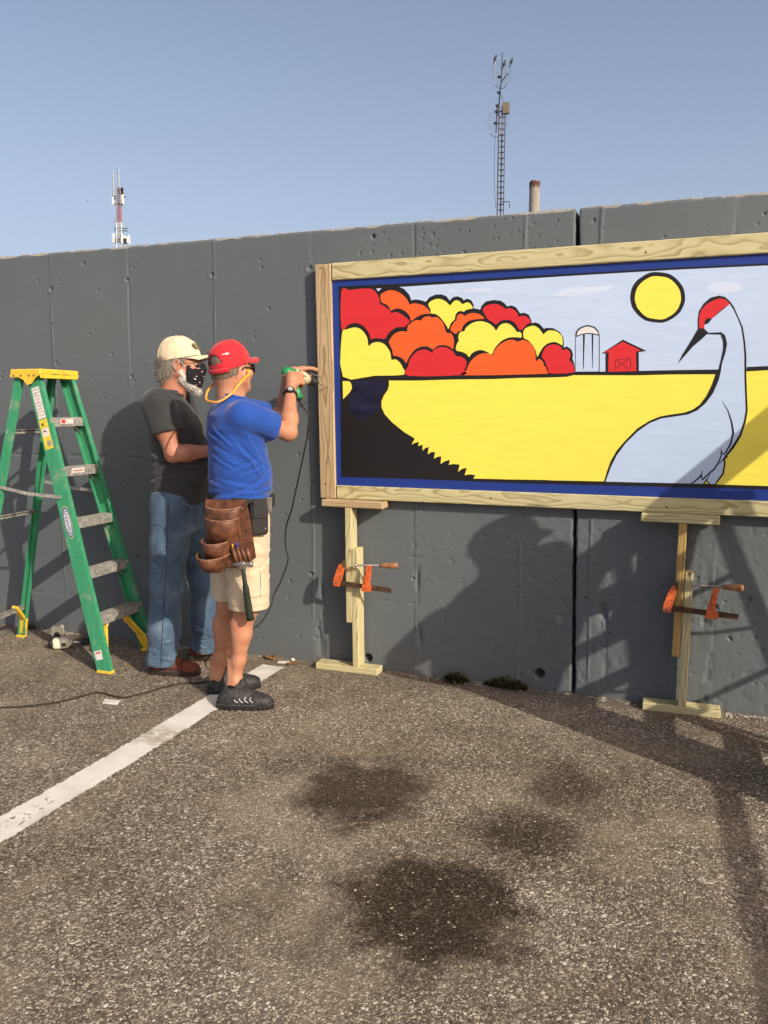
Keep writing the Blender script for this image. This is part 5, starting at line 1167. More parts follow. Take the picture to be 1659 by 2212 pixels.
mesh('body', *S.build(), MAT['skin2'], manA, smooth=True)
S = SDF(.0055)
S.stack(pel, r, f, u, [(.955, 0, .010, .178, .150), (1.02, 0, .020, .182, .162), (1.12, 0, .030, .182, .168), (1.24, 0, .018, .180, .155), (1.36, 0, 0.0, .190, .142), (1.45, -.002, -.026, .186, .118), (1.505, -.002, -.036, .140, .090), (1.545, 0, -.034, .084, .072), (1.565, 0, -.030, .070, .064)], .03, n=2.3)
sl(shR, elR, .56, .088, .084); sl(shL, elL, .56, .085, .080)
def dA(V, N): return folds(V, nrm(UP * -.8 + f * .5), 12, .0036, 11.) + folds(V, nrm(f + r * .3 - UP * .35), 15, .0050, 15.) * np.clip((1.22 - V[:, 2]) * 6, 0, 1)
CA = random_creases(16, (-2.4, 1.2), (.98, 1.16), .15, (.10, .24), (.006, .012), (.004, .008), 13) + random_creases(10, (-.9, .9), (1.2, 1.42), -.7, (.10, .22), (.007, .012), (.004, .008), 15)
shirtA = mesh('t_shirt', *S.build(lambda V, N: dA(V, N) * .5 + crease_field(V, pel, r, f, CA), 2), MAT['tee_grey'], manA, smooth=True)
T = bvh(shirtA)
for sh_, el_, ct in ((shR, elR, .56), (shL, elL, .56)): mesh('sleeve_hem', *tubev(ring_on(T, sh_ + (el_ - sh_) * (ct - .075), el_ - sh_, .1, -.0002), .0016, 5), MAT['tee_grey'], shirtA)
mesh('collar', *tubev(catmull([loc(pel, fA, (math.sin(t) * .074, math.cos(t) * .068 - .022, 1.556 - .022 * math.cos(t))) for t in np.linspace(0, 2 * math.pi, 15)[:-1]], 3, True), .008, 8), MAT['tee_grey'], shirtA, smooth=True)
S = SDF(.0055)
S.stack(pel, r, f, u, [(.80, 0, 0, .160, .118), (.92, 0, 0, .170, .130), (1.0, 0, .008, .170, .140)], .04, n=2.3)
hR, hL = anR - UP * .005 + frame(azR)[0] * .02, anL - UP * .005 + frame(azL)[0] * .02
for hp, kn, hm in ((hipR, knR, hR), (hipL, knL, hL)):
    S.chain([hp, hp + (kn - hp) * .5, kn], [.108, .096, .086], .05); S.cone(kn, kn + (hm - kn) * .6, .086, .082, .04); S.sleeve(kn + (hm - kn) * .5, hm, .082, .080, .03)
def dJ(V, N):
    lo = np.clip((.30 - V[:, 2]) * 6, 0, 1); k = np.exp(-((V[:, 2] - .52) / .13) ** 2)
    return folds(V, nrm(UP + f * .1), 13, .0040, 2.) + folds(V, nrm(r + f * .6), 20, .0085, 7.) * lo + folds(V, nrm(r + f - UP * .4), 16, .0050, 4.) * k
def cj(V):
    out = np.zeros(len(V))
    for hp, kn, hm, sd_ in ((hipR, knR, hR, 21), (hipL, knL, hL, 25)):
        ax = lambda z: np.array([np.interp(z, [hm[2], kn[2], hp[2]], [hm[i], kn[i], hp[i]]) for i in (0, 1)]).T
        q = V.copy(); q[:, :2] -= ax(V[:, 2]); m = (np.hypot(q[:, 0], q[:, 1]) < .125) & (V[:, 2] < .80)
        sg = random_creases(20, (-3, 3), (.10, .24), .0, (.05, .12), (.006, .010), (.005, .010), sd_) + random_creases(12, (-3, 3), (.40, .62), .25, (.07, .15), (.007, .012), (.004, .008), sd_ + 1) + random_creases(7, (-2, 1), (.62, .85), -.4, (.08, .18), (.008, .013), (.003, .006), sd_ + 2)
        e = crease_field(q, np.zeros(3), r, f, sg, .085); out[m] += e[m]
    return out
jeans = mesh('jeans', *S.build(lambda V, N: dJ(V, N) * .55 + cj(V), 2), MAT['denim'], manA, smooth=True)
T = bvh(jeans); sd_ = nrm(r + f * .10)
mesh('side_seam', *tubev(snap(T, catmull([hipR + sd_ * .12 + UP * .02, hipR + (knR - hipR) * .5 + sd_ * .11, knR + sd_ * .10, knR + (hR - knR) * .55 + sd_ * .10, hR + sd_ * .10 + UP * .01], 14), .0008), .0022, 6), MAT['seamd'], jeans, smooth=True)
bn = nrm(-f * .55 + r * .83); bu = nrm(np.cross(UP, bn)); bk = hipR + bn * .10 - UP * .025
mesh('back_pocket', *patchv(T, bk, bu, UP, .125, .145, .004, 8, 8), MAT['denim'], jeans)
mesh('pocket_stitch', *tubev(snap(T, [bk + bu * .058 + UP * (.07 - .145 * k / 10) for k in range(11)], .006), .0014, 5), MAT['seam'], jeans)
mesh('front_pocket_edge', *tubev(snap(T, catmull([loc(pel, fA, (.172, .04, .985)), loc(pel, fA, (.170, .075, .955)), loc(pel, fA, (.150, .115, .938)), loc(pel, fA, (.118, .14, .948))], 8), .002), .0034, 6), MAT['seam'], jeans, smooth=True)
mesh('jeans_hem', *tubev(snap(T, [hR + UP * .022 + (r * math.cos(t) + f * math.sin(t)) * .09 for t in np.linspace(0, 2 * math.pi, 30)], .001), .0016, 5), MAT['seam'], jeans)
shoe(manA, heelR, azR, .305, MAT['shoe_br'], MAT['sole_d'], False, 1.08); shoe(manA, heelL, azL, .300, MAT['shoe_br'], MAT['sole_d'], False, 1.08)
L = lambda *q: loc(headA, fh, q); ax = (fh[1], fh[0], fh[2])
cA, cfA, capA = cap_obj(headA, fh, MAT['creamcap'], manA, 9, False, .076, .002, 1.08)
ff, rr_, uu = cfA
mesh('cap_emblem', *prismv([(math.cos(t) * .026, math.sin(t) * .019) for t in np.linspace(0, 2 * math.pi, 16)[:-1]], cA + ff * .0985 + rr_ * .030 + uu * .040, nrm(rr_ - ff * .35), nrm(uu - ff * .55), nrm(ff * .85 + uu * .45 + rr_ * .3), .006), plain('olive_embroidery', (.16, .14, .07), .8, .2, 0, .5, 160), capA)
S = SDF(.0048)
S.ell(L(0, -.020, .034), ax, (.083, .106, .086), .02); S.ell(L(0, -.046, -.026), ax, (.074, .074, .076), .03); S.ell(L(0, -.070, -.066), ax, (.056, .044, .050), .03)
S.half(L(0, .030, 0), fh[0] - fh[2] * .05, headA - .3, headA + .3, .006)
for e in (-1, 1): S.ell(L(e * .088, -.002, -.012), ax, (.020, .027, .038), .010, 's'); S.cone(L(e * .076, .030, .030), L(e * .073, .024, -.004), .009, .006, .01)
HV, HF = S.build(lambda V, N: .007 * (fbm(V[:, 0] * 90, V[:, 1] * 90, V[:, 2] * 34, 3) - .38))
ho_ = mesh('hair', HV, HF, MAT['hair_g'], manA, smooth=True); fur(ho_, 'hair_strands', HV, HF, MAT['hair_g'], 2600, .018, .0014, -UP * 1.0 - fh[0] * .5, 4, lambda P: P[:, 2] < headA[2] + .035)
# beard
S = SDF(.0045)
S.ell(L(0, .066, -.116), ax, (.042, .036, .030), .02); S.cone(L(.052, .014, -.082), L(.026, .076, -.118), .018, .022, .02); S.cone(L(-.052, .014, -.082), L(-.026, .076, -.118), .018, .022, .02); S.cone(L(0, .084, -.124), L(0, .098, -.146), .022, .013, .02)
for e in (-1, 1): S.cone(L(e * .066, .012, -.045), L(e * .054, .030, -.075), .012, .018, .015)
HV, HF = S.build(lambda V, N: .006 * (fbm(V[:, 0] * 120, V[:, 1] * 120, V[:, 2] * 45, 3) - .38))
ho_ = mesh('beard', HV, HF, MAT['beard'], manA, smooth=True); fur(ho_, 'beard_strands', HV, HF, MAT['beard'], 2200, .012, .0011, -UP * .8 + fh[0] * .25, 6)
# pleated face mask
V = []; gc = []; nu, nv = 30, 26
for j in range(nv + 1):
    t = j / nv
    for i in range(nu + 1):
        w = i / nu * 2 - 1; th = w * 1.22
        top, bot = -.002 - .010 * abs(w) ** 1.5 + .010 * math.exp(-(w / .22) ** 2), -.130 + .038 * abs(w) ** 1.6
        z_ = top + (bot - top) * t; nose = math.exp(-(w / .28) ** 2) * math.exp(-((t - .22) / .26) ** 2)
        rad_y = .101 + .020 * nose + .010 * math.sin(math.pi * t) * math.cos(th); rad_x = .077 + .007 * math.sin(math.pi * t)
        pl = .0035 * (abs(((t * 4.2) % 1) - .5) * 2 - .5) * (1 - .3 * abs(w)); 
        V.append(L(math.sin(th) * (rad_x + pl), math.cos(th) * (rad_y + pl) + .012, z_)); gc.append((w * .09, .3, -t * .12))
Fc = [(j * (nu + 1) + i, (j + 1) * (nu + 1) + i, (j + 1) * (nu + 1) + i + 1, j * (nu + 1) + i + 1) for j in range(nv) for i in range(nu)]
mk = mesh('face_mask', V, Fc, MAT['mask'], manA, smooth=True, gc=gc); md = mk.modifiers.new('cloth', 'SOLIDIFY'); md.thickness = .003; md.offset = 0
for e in (-1, 1): mesh('mask_loop', *tubev(catmull([L(e * .079, .040, -.022), L(e * .083, .012, .006), L(e * .088, -.012, .018), L(e * .088, -.022, -.012), L(e * .080, -.006, -.044), L(e * .079, .038, -.080)], 5), .0014, 6), MAT['lab_w'], mk, smooth=True)
gl = mesh('glasses', *join([tubev([L(e * .034 + math.cos(t) * .022, .112 - .006 * abs(math.cos(t)), .002 + math.sin(t) * .017) for t in np.linspace(0, 2 * math.pi, 20)], .0014, 6) for e in (-1, 1)] + [tubev([L(-.012, .114, .006), L(.012, .114, .006)], .0014, 6)]), MAT['gold'], manA, smooth=True)
for e in (-1, 1):
    mesh('glasses_arm', *tubev([L(e * .056, .108, .006), L(e * .079, .05, .006), L(e * .082, -.006, .004)], .0017, 6), MAT['gold'], gl, smooth=True)
    ey = mesh('eye', *lathev(L(e * .032, .078, -.001), fh[0], [(0, .004), (.003, .010), (.008, .0118), (.013, .010), (.016, .004)], 12), MAT['eye'], manA, smooth=True)
    mesh('iris', *lathev(L(e * .032, .0925, -.002), fh[0], [(0, .0055), (.0022, .004)], 10), MAT['iris'], ey)
    mesh('eyebrow', *tubev(catmull([L(e * .014, .106, .020), L(e * .034, .102, .027), L(e * .052, .088, .020)], 5), [.004] * 10 + [.003], 6), MAT['hair_g'], manA, smooth=True)
# ------------------------------------------------------------------ tools
MAT['drill_g'] = plain('green_plastic', (.02, .22, .075), .4, .45, 0, .15, 50); MAT['drill_c'] = plain('putty_plastic', (.46, .42, .29), .5, .4, 0, .1, 40)
MAT['cream_p'] = plain('cream_plastic', (.62, .60, .46), .45, .4, 0, .08, 40); MAT['chrome'] = plain('bright_steel', (.55, .54, .52), .25, .5, .9, .1, 60)
drill = empty('power_drill', tuple(Ht), 'green and putty corded drill held by the man in the red cap', 'drill')
D0 = DR; dl = np.linalg.norm(DT - D0)
mesh('motor_cap', *lathev(D0, dax, [(0, .004), (.004, .018), (.016, .028), (.045, .032), (.075, .032)], 20), MAT['drill_g'], drill, smooth=True)
mesh('motor_housing', *lathev(D0, dax, [(.072, .0335), (.10, .035), (.150, .035), (.172, .031), (.190, .027)], 20), MAT['drill_c'], drill, smooth=True)
sidep = nrm(np.array([0, 0, CAMH]) - D0); sidep = nrm(sidep - dax * np.dot(sidep, dax))
mesh('vent_slot', *join([bxv(D0 + dax * (.112 + .011 * k) + sidep * .0345 + hup * .006, (dax, np.cross(sidep, dax), sidep), (.0028, .012, .0012), .0005) for k in range(3)]), MAT['ink'], drill)
mesh('housing_band', *lathev(D0, dax, [(.088, .0352), (.100, .0362), (.106, .0352)], 20), MAT['drill_g'], drill, smooth=True)
gb = mesh('gear_nose', *lathev(D0, dax, [(.186, .026), (.200, .027), (.212, .024), (.222, .019)], 18), MAT['black'], drill, smooth=True)
mesh('chuck', *lathev(D0, dax, [(.220, .018), (.226, .022), (.236, .0225), (.238, .0205), (.242, .0225), (.262, .0215), (.274, .013), (.276, .006)], 18), MAT['black'], drill)
mesh('drill_bit', *cylv(D0 + dax * .274, DT + dax * ((4.153 - DT[1]) / dax[1]), .0032, .0022, 8), MAT['chrome'], drill)
mesh('depth_rod', *cylv(D0 + dax * .205 + hup * .040, D0 + dax * .310 + hup * .036, .0030, .0030, 8), MAT['steel'], drill)
mesh('grip', *tubev([Ht - ha * .02, Ht + ha * .02, Ht + (Hb - Ht) * .6, Hb], [.020, .019, .0185, .0205], 14, (ps, .82)), MAT['drill_g'], drill, smooth=True)
mesh('trigger', *bxv(Ht + ha * .012 + pf * .022, (pf, ha, ps), (.006, .014, .006), .002), MAT['black'], drill)
mesh('cord_sleeve', *tubev([Hb, Hb + ha * .022, Hb + ha * .045], [.012, .0085, .006], 10), MAT['black'], drill, smooth=True)
c0 = Hb + ha * .043
path = [c0, at(667, 900, 3.79), at(662, 950, 3.80), at(652, 1000, 3.82), at(640, 1055, 3.86), at(630, 1100, 3.88), at(618, 1140, 3.9), at(617, 1180, 3.90), at(622, 1210, 3.90), at(608, 1252, 3.88), at(592, 1285, 3.85), at(585, 1310, 3.82), at(566, 1342, 3.78), at(540, 1365, 3.74), at(505, 1410, 3.72)]
e = gr(470, 1468); path += [np.array([e[0], e[1] + .06, .05]), np.array([e[0] - .04, e[1] + .03, .006])]
tag(mesh('drill_cord', *tubev(catmull(path, 8), .0044, 8), MAT['black'], None, True), 'black drill cord hanging from the drill down behind the legs', 'cord')
gp = [(446, 1474), (425, 1478), (398, 1478), (365, 1484), (330, 1494), (300, 1502), (270, 1509), (250, 1507), (225, 1500), (205, 1499), (170, 1508), (120, 1520), (60, 1528), (0, 1531), (-60, 1534)]
tag(mesh('extension_cord', *tubev(catmull([gr(x, y) + UP * .0055 for x, y in gp], 6), .0052, 8), plain('dusty_black_cord', (.035, .028, .022), .8, .2, 0, .2, 60), None, True), 'black extension cord snaking over the asphalt towards the ladder side', 'cord')
# tool belt with pouch on the man's hip
f, r, u = fB; pel = np.array([-2.105, 3.49, 0])
belt = empty('tool_belt', (pel[0], pel[1], .9), 'black webbing tool belt with brown leather pouch worn over the cream shorts', 'tool belt')
ringp = []
for t in np.linspace(0, 2 * math.pi, 40):
    ringp.append(loc(pel, fB, (math.sin(t) * .182, math.cos(t) * .150 + .003, 1.022 - .012 * math.cos(t))))
V = []; Fc = []
for q in ringp:
    o_ = nrm((q - pel) * np.array([1, 1, 0]))
    V += [q - UP * .026 - o_ * .002, q - UP * .026 + o_ * .003, q + UP * .026 + o_ * .003, q + UP * .026 - o_ * .002]
for i in range(39):
    for k in range(4): a = i * 4 + k; b = i * 4 + (k + 1) % 4; Fc.append((a, b, b + 4, a + 4))
mesh('belt_strap', V, Fc, MAT['web'], belt, smooth=False)
mesh('belt_buckle', *bxv(loc(pel, fB, (.06, .152, 1.02)), (nrm(r + f * -.35), UP, nrm(f + r * .3)), (.030, .030, .008), .004), MAT['black'], belt)
# the pouch hangs at the right hip, a little to the back
bo = nrm(r * .90 - f * .43); bw = nrm(np.cross(UP, bo)); bw = bw if np.dot(bw, f) > 0 else -bw
PO = loc(pel, fB, (.184, -.080, .062))
def bag(zt, zb, w0, w1, dep, off, y0, nm, mat, par, open_top=True, curve=.9):   # an open leather pocket: curved front, flat back
    V = []; n = 18; rows = 7
    for j in range(rows + 1):
        t = j / rows; z = zt + (zb - zt) * t; w = w0 + (w1 - w0) * t; d = dep * (1 - .55 * max(0, t - .45) / .55 * (1 if t > .45 else 0)) * (1 if j < rows else .45)
        for i in range(n + 1):
            a = math.pi * i / n; V.append(PO + bo * (off + math.sin(a) ** curve * d) + bw * (y0 - math.cos(a) * w / 2) + UP * (z + .012 * math.sin(a) * (1 - t) * -1))
    Fc = [(j * (n + 1) + i, (j + 1) * (n + 1) + i, (j + 1) * (n + 1) + i + 1, j * (n + 1) + i + 1) for j in range(rows) for i in range(n)]
    Fc.append(tuple(range(rows * (n + 1), (rows + 1) * (n + 1))))
    o = mesh(nm, V, Fc, mat, par, smooth=True); md = o.modifiers.new('hide', 'SOLIDIFY'); md.thickness = .0045; md.offset = 0
    rim = [V[i] for i in range(n + 1)]; mesh('pocket_rim', *tubev(catmull(rim, 2), .0036, 6), MAT['leather_e'], o, smooth=True)
    return o
zt = .985
mesh('pouch_back', *prismv([(-.105, zt), (.085, zt), (.100, .93), (.118, .80), (.130, .715), (.095, .690), (.03, .665), (-.055, .66), (-.105, .70), (-.112, .80)], PO + bo * .006, bw, UP, bo, .006), MAT['leather'], belt)
bag(.955, .82, .165, .165, .045, .012, -.020, 'upper_pocket', MAT['leather'], belt)
bag(.905, .775, .160, .150, .072, .012, -.022, 'middle_pocket', MAT['leather'], belt)
bag(.800, .690, .135, .105, .100, .014, -.052, 'nail_pocket', MAT['leather'], belt)
bag(.735, .645, .150, .085, .135, .014, -.066, 'lower_pocket', MAT['leather'], belt)
for k, x_ in enumerate((.032, .054, .076, .097)):
    top = PO + bo * .030 + bw * (x_ - .008) + UP * .765; bt2 = PO + bo * .026 + bw * (x_ + .016) + UP * .685
    mesh('tool_slot', *tubev([top, (top + bt2) / 2, bt2], [.0115, .0110, .008], 10), MAT['leather'], belt, smooth=True)
for (px_, pz_) in ((-.092, .945), (.07, .945), (-.092, .86), (.058, .84), (-.10, .71), (.03, .70)): mesh('rivet', *lathev(PO + bo * .014 + bw * px_ + UP * pz_, bo, [(0, .005), (.003, .0045), (.0042, .002)], 10), MAT['steel'], belt)
ph_o = nrm(r * .97 + f * .24); ph_w = nrm(np.cross(UP, ph_o)); ph_w = ph_w if np.dot(ph_w, f) > 0 else -ph_w
pc = loc(pel, fB, (.192, .056, .955)) + ph_o * .004
S = SDF(.004); S.stack(pc, ph_w, ph_o, UP, [(-.080, 0, 0, .038, .014), (-.066, 0, 0, .045, .020), (.05, 0, 0, .045, .022), (.075, 0, 0, .041, .018)], .01, n=4.5)
php = mesh('phone_pouch', *S.build(), MAT['web'], belt, smooth=True)
mesh('pouch_flap', *bxv(pc + UP * .048 + ph_o * .0225, (ph_w, UP, ph_o), (.036, .046, .004), .004), MAT['black'], php); mesh('pouch_emblem', *textv('»', .016, pc + ph_w * .022 + ph_o * .0212 - UP * .052, ph_w, UP, ph_o, .001), MAT['silver'], php)
mesh('belt_loop', *bxv(loc(pel, fB, (.146, .112, 1.01)), (nrm(f - r * .6), UP, nrm(r + f * .6)), (.022, .036, .010), .003), MAT['steel'], belt)
# pens standing in the slots
for x_, m, lb in ((.024, plain('pencil_yellow', (.55, .36, .03), .5), 'yellow pencil sticking out of the leather pouch slot'), (.046, plain('pen_blue', (.02, .06, .40), .4), 'blue capped pen sticking out of the leather pouch slot')):
    b0 = PO + bo * .030 + bw * (x_ + .004) + UP * .74; b1 = b0 + UP * .062 - bw * .006
    tag(mesh('pen' if 'pen_blue' in m.name else 'pencil', *tubev([b0, b0 + (b1 - b0) * .8, b1], [.0045, .0045, .002], 8), m, None, True), lb, 'pen' if 'pen_blue' in m.name else 'pencil')
# hammer in its loop below the pouch
hh = PO + bo * .050 + bw * .075 + UP * .690; h1 = at(541, 1338, 3.345); hx = nrm(h1 - hh); hv = nrm(bw - hx * np.dot(bw, hx)); ho = np.cross(hx, hv)
ham = empty('hammer', tuple(hh), 'hammer with dark rubber grip hanging head up below the leather pouch', 'hammer')
Lh = np.linalg.norm(h1 - hh)
mesh('hammer_handle', *tubev([hh, hh + hx * Lh * .35, hh + hx * Lh * .42, hh + hx * Lh * .7, hh + hx * Lh * .92, h1], [.0105, .0105, .0150, .0165, .0175, .0190], 12), plain('green_black_grip', (.020, .030, .022), .65, .3, 0, .2, 60), ham, smooth=True)
mesh('hammer_head', *lathev(hh + hv * .050 , -hv, [(0, .012), (.004, .0145), (.014, .0145), (.022, .010), (.036, .0125), (.060, .0125), (.078, .009), (.110, .004)], 14), MAT['steel'], ham, smooth=True)
mesh('hammer_neck', *bxv(hh + hx * .004, (hv, hx, ho), (.014, .018, .012), .004), MAT['steel'], ham)
# cream cordless driver lying by the wall
gd = empty('cordless_driver', tuple(gr(140, 1398)), 'cream cordless driver lying on the asphalt behind the stepladder', 'cordless driver')
g0 = gr(118, 1402) + UP * .036; g1 = gr(152, 1400) + UP * .036; gd_a = nrm(g1 - g0); gy = nrm(np.cross(UP, gd_a))
S = SDF(.004); S.stack(g0 - gd_a * .008, gy, UP, gd_a, [(0, 0, 0, .024, .028), (.012, 0, 0, .030, .034), (.080, 0, 0, .030, .034), (.098, 0, 0, .024, .026)], .01, n=3.5)
mesh('driver_body', *S.build(), MAT['cream_p'], gd, smooth=True)
mesh('body_label', *bxv(g0 + gd_a * .058 - gy * .0305 + UP * -.004, (gd_a, UP, gy), (.013, .010, .001), .0005), MAT['ink'], gd)
mesh('end_cap', *lathev(g0 - gd_a * .034, gd_a, [(0, .016), (.006, .027), (.030, .029)], 16), MAT['black'], gd, smooth=True)
mesh('nose', *lathev(g0 + gd_a * .086, gd_a, [(0, .024), (.012, .017), (.020, .011)], 14), MAT['cream_p'], gd, smooth=True)
mesh('chuck', *lathev(g0 + gd_a * .104, gd_a, [(0, .010), (.030, .010), (.034, .007), (.055, .006)], 12), MAT['chrome'], gd, smooth=True)
mesh('socket', *lathev(g0 + gd_a * .156, gd_a, [(0, .012), (.004, .020), (.050, .021), (.054, .012)], 14), MAT['black'], gd, smooth=True)
hb0 = g0 + gd_a * .012 + gy * .02 + UP * .012; hb1 = g0 - gd_a * .004 + gy * .13 + UP * .030
mesh('handle', *tubev([hb0, (hb0 + hb1) / 2, hb1], [.022, .018, .020], 12), MAT['black'], gd, smooth=True)
mesh('battery', *bxv(hb1 + UP * .014 + gd_a * .004, (gd_a, gy, UP), (.036, .030, .032), .009), MAT['cream_p'], gd)
# ------------------------------------------------------------------ litter along the wall
def rock(name, c, ax3, mat, lab, cat, seed):
    S = SDF(.0035); S.ell(c, np.eye(3), ax3, .01); V, Fq = S.build(lambda V, N: .010 * (fbm(V[:, 0] * 40 + seed, V[:, 1] * 40, V[:, 2] * 40, 3) - .45), 1)
    V[:, 2] = np.maximum(V[:, 2], .001); return tag(mesh(name, V, Fq, mat, None, True), lab, cat)
MAT['stone'] = plain('pale_stone', (.36, .32, .28), .9, .2, 0, .2, 60, .3); MAT['leaf'] = plain('dry_leaf', (.30, .15, .055), .8, .2, 0, .35, 30)
q = gr(620, 1420); rock('rock', q + UP * .028 + np.array([0, .02, 0]), (.034, .028, .036), MAT['stone'], 'fist sized pale grey stone at the foot of the wall', 'rock', 1)
q = gr(633, 1428); rock('chip', q + UP * .008, (.014, .012, .010), plain('white_chip', (.6, .56, .50), .9), 'small white stone chip lying beside the pale grey stone', 'stone chip', 4)
q = gr(612, 1432); tag(mesh('plaster_flake', *bxv(q + UP * .005, (nrm([1, .2, .03]), nrm([-.2, 1, .02]), UP), (.034, .016, .004), .003), plain('plaster', (.58, .54, .48), .9)), 'flat white plaster flake in front of the pale grey stone', 'flake')
def leaf(x, y, s, a, curl, lab):
    q = gr(x, y); V = []; Fc = []; n = 8; ca, sa = math.cos(a), math.sin(a)
    for i in range(n + 1):
        t = i / n; w = math.sin(math.pi * min(1, t * 1.02) ** .8) * .42 * s * (1 + .18 * math.sin(i * 2.9))
        for e in (-1, 0, 1):
            u_, v_ = (t - .5) * s * 2, e * w; V.append((q[0] + u_ * ca - v_ * sa, q[1] + u_ * sa + v_ * ca, .004 + curl * (abs(e) * w + .6 * (t - .4) ** 2 * s) + .004 * rng.random()))
    for i in range(n):
        for k in range(2): a_ = i * 3 + k; Fc.append((a_, a_ + 1, a_ + 4, a_ + 3))
    o = tag(mesh('dry_leaf', V, Fc, MAT['leaf'], None, True), lab, 'leaf', 'dry leaves at the foot of the wall'); md = o.modifiers.new('blade', 'SOLIDIFY'); md.thickness = .0012; return o
for k, (x, y, s, a) in enumerate([(566, 1414, .030, .4), (575, 1421, .034, 2.2), (590, 1416, .036, .2), (584, 1426, .040, 2.9), (600, 1421, .036, 1.2), (607, 1414, .032, 2.6), (637, 1436, .028, .6), (552, 1412, .024, 1.7), (625, 1436, .026, 2.0)]):
    leaf(x, y, s, a, .5 + .4 * rng.random(), ['small brown leaf farthest left in the litter at the wall', 'curled brown leaf left of the middle of the wall litter', 'upright brown leaf in the middle of the wall litter', 'broad tan leaf lying flat in front of the wall litter', 'dark brown leaf next to the pale grey stone', 'brown leaf pressed against the wall behind the pale stone', 'orange brown leaf right of the white plaster flake', 'tiny brown leaf close to the far shoe', 'small leaf tucked under the white stone chip'][k])
q = gr(240, 1517); tag(mesh('paper_scrap', *patchv(BVHTree.FromPolygons([(-9, 0, .001), (0, 0, .001), (0, 9, .001), (-9, 9, .001)], [(0, 1, 2, 3)]), q, nrm([1, .12, 0]), nrm([-.5, 1, 0]), .085, .055, .003, 4, 3), plain('paper', (.62, .60, .56), .9)), 'white paper scrap on the asphalt beside the extension cord', 'paper scrap')
# weeds in the crack at the foot of the wall
def weed(x0, x1, n, lab):
    V = []; Fc = []; Y0 = WALLY - .03
    for _ in range(n):
        x = rng.uniform(x0, x1); w = math.sin(math.pi * (x - x0) / (x1 - x0)) ** .6; y = Y0 - abs(rng.gauss(0, .028)) * w; z = rng.random() ** 1.5 * .05 * w
        a = rng.random() * 6.3; l = rng.uniform(.006, .016) * (1.9 if rng.random() < .15 else 1); b = np.array([x, y, z]); d = np.array([math.cos(a), math.sin(a), rng.uniform(-.1, 1.1)]); s_ = nrm(np.cross(d, [0.1, .2, 1])); n0 = len(V)
        V += [b - s_ * l * .1, b + d * l * .5 + s_ * l * .35, b + d * l, b + d * l * .5 - s_ * l * .35]; Fc.append((n0, n0 + 1, n0 + 2, n0 + 3))
    return tag(mesh('weed_patch', V, Fc, MAT['weed']), lab, 'weeds', 'weeds at the foot of the wall')
def weedm():
    M = MT('weed_leaves', .75, .2); p = M.geo(); M.color(M.ramp(M.noise(p, 60, 3), [(.3, (.030, .032, .010)), (.6, (.065, .062, .022)), (.8, (.12, .085, .04))])); return M.m
MAT['weed'] = weedm()
weed(at(965, 1465, 4.2)[0], at(1012, 1470, 4.2)[0], 900, 'small dark weed clump nearer the left support at the wall foot'); weed(at(1052, 1475, 4.2)[0], at(1140, 1488, 4.2)[0], 1500, 'longer dark weed clump nearer the weep hole at the wall foot')
weed(-4.2, -4.1, 200, 'tiny weed tuft at the wall foot beyond the left ladder leg')
# ------------------------------------------------------------------ beyond the wall
def gmat(n, c, r=.6): return plain(n, c, r, .3, .2, .12, 4)
MG = gmat('galvanised_steel', (.10, .095, .105)); MDK = gmat('dark_steel', (.045, .045, .055)); MWH = gmat('antenna_white', (.75, .76, .72)); MRD = gmat('faded_red_steel', (.34, .15, .16)); MPW = gmat('painted_white_steel', (.55, .57, .60)); MBL = gmat('pale_grey_rod', (.30, .34, .40))
# vent pipe
Yp = 11.0; pb = at(1154, 443, Yp); pt = at(1152.5, 393, Yp); rp = float(np.linalg.norm(at(1164.5, 420, Yp) - at(1142, 420, Yp))) / 2
def pipem():
    M = MT('rust_streaked_concrete_pipe', .85, .2); p = M.geo(); z = M.n('SeparateXYZ', i_Vector=p).outputs[2]
    c = M.ramp(M.noise(M.scale(p, (14, 14, 3)), 1, 5, .6), [(.3, (.25, .23, .195)), (.7, (.36, .335, .29))])
    e = M.math('ADD', z, M.math('MULTIPLY', M.noise(M.scale(p, (16, 16, 5)), 1, 4, .6), .16)); c = M.mix(M.mr(e, pt[2] - .01, pt[2] + .03), c, (.085, .04, .03)); M.color(c); M.bump(M.noise(p, 20, 4), .4, .01); return M.m
pipe = empty('vent_pipe', (pb[0], Yp, 0), 'stubby pale pipe with rusty rim rising behind the wall', 'pipe')
n = 28; V = []; Fc = []
for z, rr_ in ((0, rp), (pt[2] - .06, rp), (pt[2], rp * 1.01)):
    for k in range(n): a = 2 * math.pi * k / n; V.append((pb[0] + rr_ * math.cos(a), Yp + rr_ * math.sin(a), z + (.006 * math.sin(k * 1.7) + .007 * math.sin(k * .7) if z == pt[2] else 0)))
for z in (pt[2] - .0, 1.0):
    for k in range(n): a = 2 * math.pi * k / n; V.append((pb[0] + rp * .86 * math.cos(a), Yp + rp * .86 * math.sin(a), z + (.006 * math.sin(k * 1.7) + .007 * math.sin(k * .7) if z > 2 else 0)))
for j in range(4):
    for k in range(n): Fc.append((j * n + k, j * n + (k + 1) % n, (j + 1) * n + (k + 1) % n, (j + 1) * n + k))
mesh('pipe_shell', V, Fc, pipem(), pipe, smooth=True)
